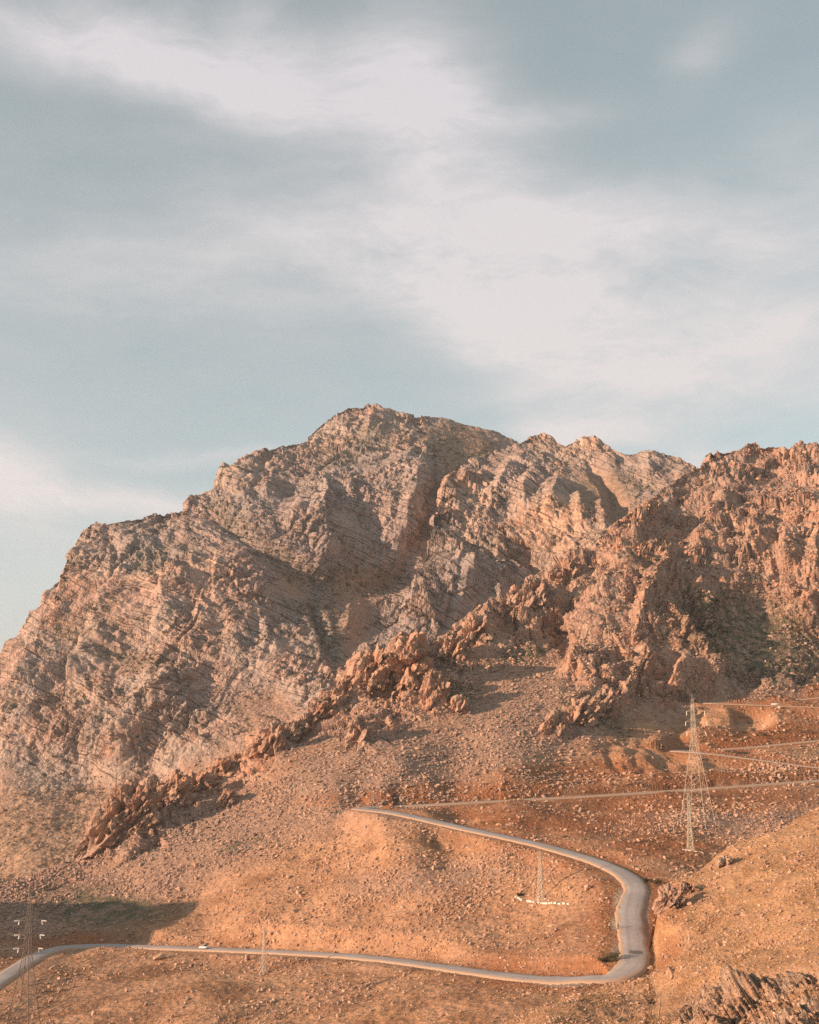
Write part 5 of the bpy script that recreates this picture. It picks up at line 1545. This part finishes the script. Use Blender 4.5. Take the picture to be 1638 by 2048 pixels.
REG = [('tan boulder on the slope between the lower and upper road', 'boulders between the roads', (330, 1230, 1690, 1880), 95, (7, 12), None),
       ('tan boulder on the dry ground below the lower road', 'boulders below the lower road', (120, 1080, 1925, 2046), 60, (7, 13), None),
       ('grey boulder on the scree under the spine of crags', 'boulders on the scree', (330, 1000, 1460, 1600), 60, (7, 12), None),
       ('tan stone block on the foreground slope right of the road', 'blocks on the foreground slope', (1310, 1636, 1700, 2000), 50, (7, 13), None),
       ('rust brown boulder around the tall pylon between the switchbacks', 'boulders around the tall pylon', (1000, 1630, 1600, 1720), 35, (6, 11), None)]
rr = random.Random(5)
LOOSE = []
for lb, gp, (x0, x1, y0, y1), n, (s0, s1), _ in REG:
    k = 0
    while k < n:
        px, py = rr.uniform(x0, x1), rr.uniform(y0, y1)
        spur = py > curve(SPUR_CREST)(px) + 4 and px > 965
        if ('foreground' in lb) != bool(spur):
            continue
        if 'scree' in lb and py < curve(HILL_CREST)(px) + 40:
            continue
        p = ground_at(px, py)
        d_, _l = road_near(np.array([p.x]), np.array([p.y]))
        if d_[0] < 4:
            continue
        LOOSE.append((boulder(lb, px, py, s0 + (s1 - s0) * rr.random() ** 2, rr.randrange(9), gp), px, py, lb))
        k += 1
MARKS = [('the white car', 415, 1897), ('the mast below the lower road', 526, 1930), ('the mast inside the bend', 1082, 1790), ('the tall pylon', 1395, 1650), ('the hairpin', 730, 1618), ('the two people', 1228, 1858), ('the corner pylon', 45, 1980),
         ('the wedge shaped boulder', 1340, 1950), ('the upper road bend', 1285, 1770), ('the lower road bend', 1250, 1945), ('the shaded hollow', 250, 1815), ('the squared pale block', 1474, 1634), ('the big pale boulder', 590, 1824), ('the rock fin of the spine', 549, 1470),
         ('the twin crags of the spine', 820, 1380), ('the widened road verge', 1110, 1962), ('the long crag foot', 300, 1660), ('the lower right outcrop', 1520, 2000), ('the orange boulder at the bottom edge', 676, 2034), ('the upper road straight', 1000, 1672), ('the lower road middle', 800, 1921)]
ORD = ['nearest', 'second nearest', 'third nearest', 'fourth nearest', 'fifth nearest', 'sixth nearest', 'seventh nearest', 'eighth nearest', 'ninth nearest', 'tenth nearest', 'eleventh nearest', 'twelfth nearest', 'thirteenth nearest', 'fourteenth nearest', 'fifteenth nearest', 'sixteenth nearest', 'seventeenth nearest', 'eighteenth nearest', 'nineteenth nearest', 'twentieth nearest']
bins = {}
for o, px, py, lb in LOOSE:
    nm, mx, my = min(MARKS, key=lambda m: math.hypot(m[1] - px, (m[2] - py) * 1.6))
    dx, dy = px - mx, (py - my) * 1.6
    side = ('right of' if dx > 0 else 'left of') if abs(dx) > abs(dy) else ('below' if dy > 0 else 'above')
    bins.setdefault((nm, side), []).append((math.hypot(dx, dy), o, lb.split(' boulder')[0].split(' stone')[0]))
for (nm, side), lst in bins.items():
    lst.sort(key=lambda q: q[0])
    for k, (_d, o, colr) in enumerate(lst):
        o['label'] = '%s loose %s boulder %s %s' % (ORD[min(k, 19)], colr, side, nm)

# ------------------------------------------------------------------ haze: the air between here and the mountain
def build_haze():
    bm = bmesh.new()
    bmesh.ops.create_cube(bm, size=1.0)
    me = bpy.data.meshes.new('haze'); bm.to_mesh(me); bm.free()
    o = bpy.data.objects.new('haze', me); COL.objects.link(o)
    o.scale = (8000, 8000, 730); o.location = (0, 1000, 150)
    m = bpy.data.materials.new('thin_dusty_air'); m.use_nodes = True
    nt = m.node_tree; nt.nodes.clear()
    v = nt.nodes.new('ShaderNodeVolumePrincipled'); out = nt.nodes.new('ShaderNodeOutputMaterial')
    v.inputs['Color'].default_value = (0.93, 0.93, 0.94, 1)
    v.inputs['Density'].default_value = 0.00007
    v.inputs['Anisotropy'].default_value = 0.2
    nt.links.new(v.outputs[0], out.inputs['Volume'])
    me.materials.append(m)
    o['kind'] = 'stuff'; o['label'] = 'thin dusty haze over the valley'
build_haze()
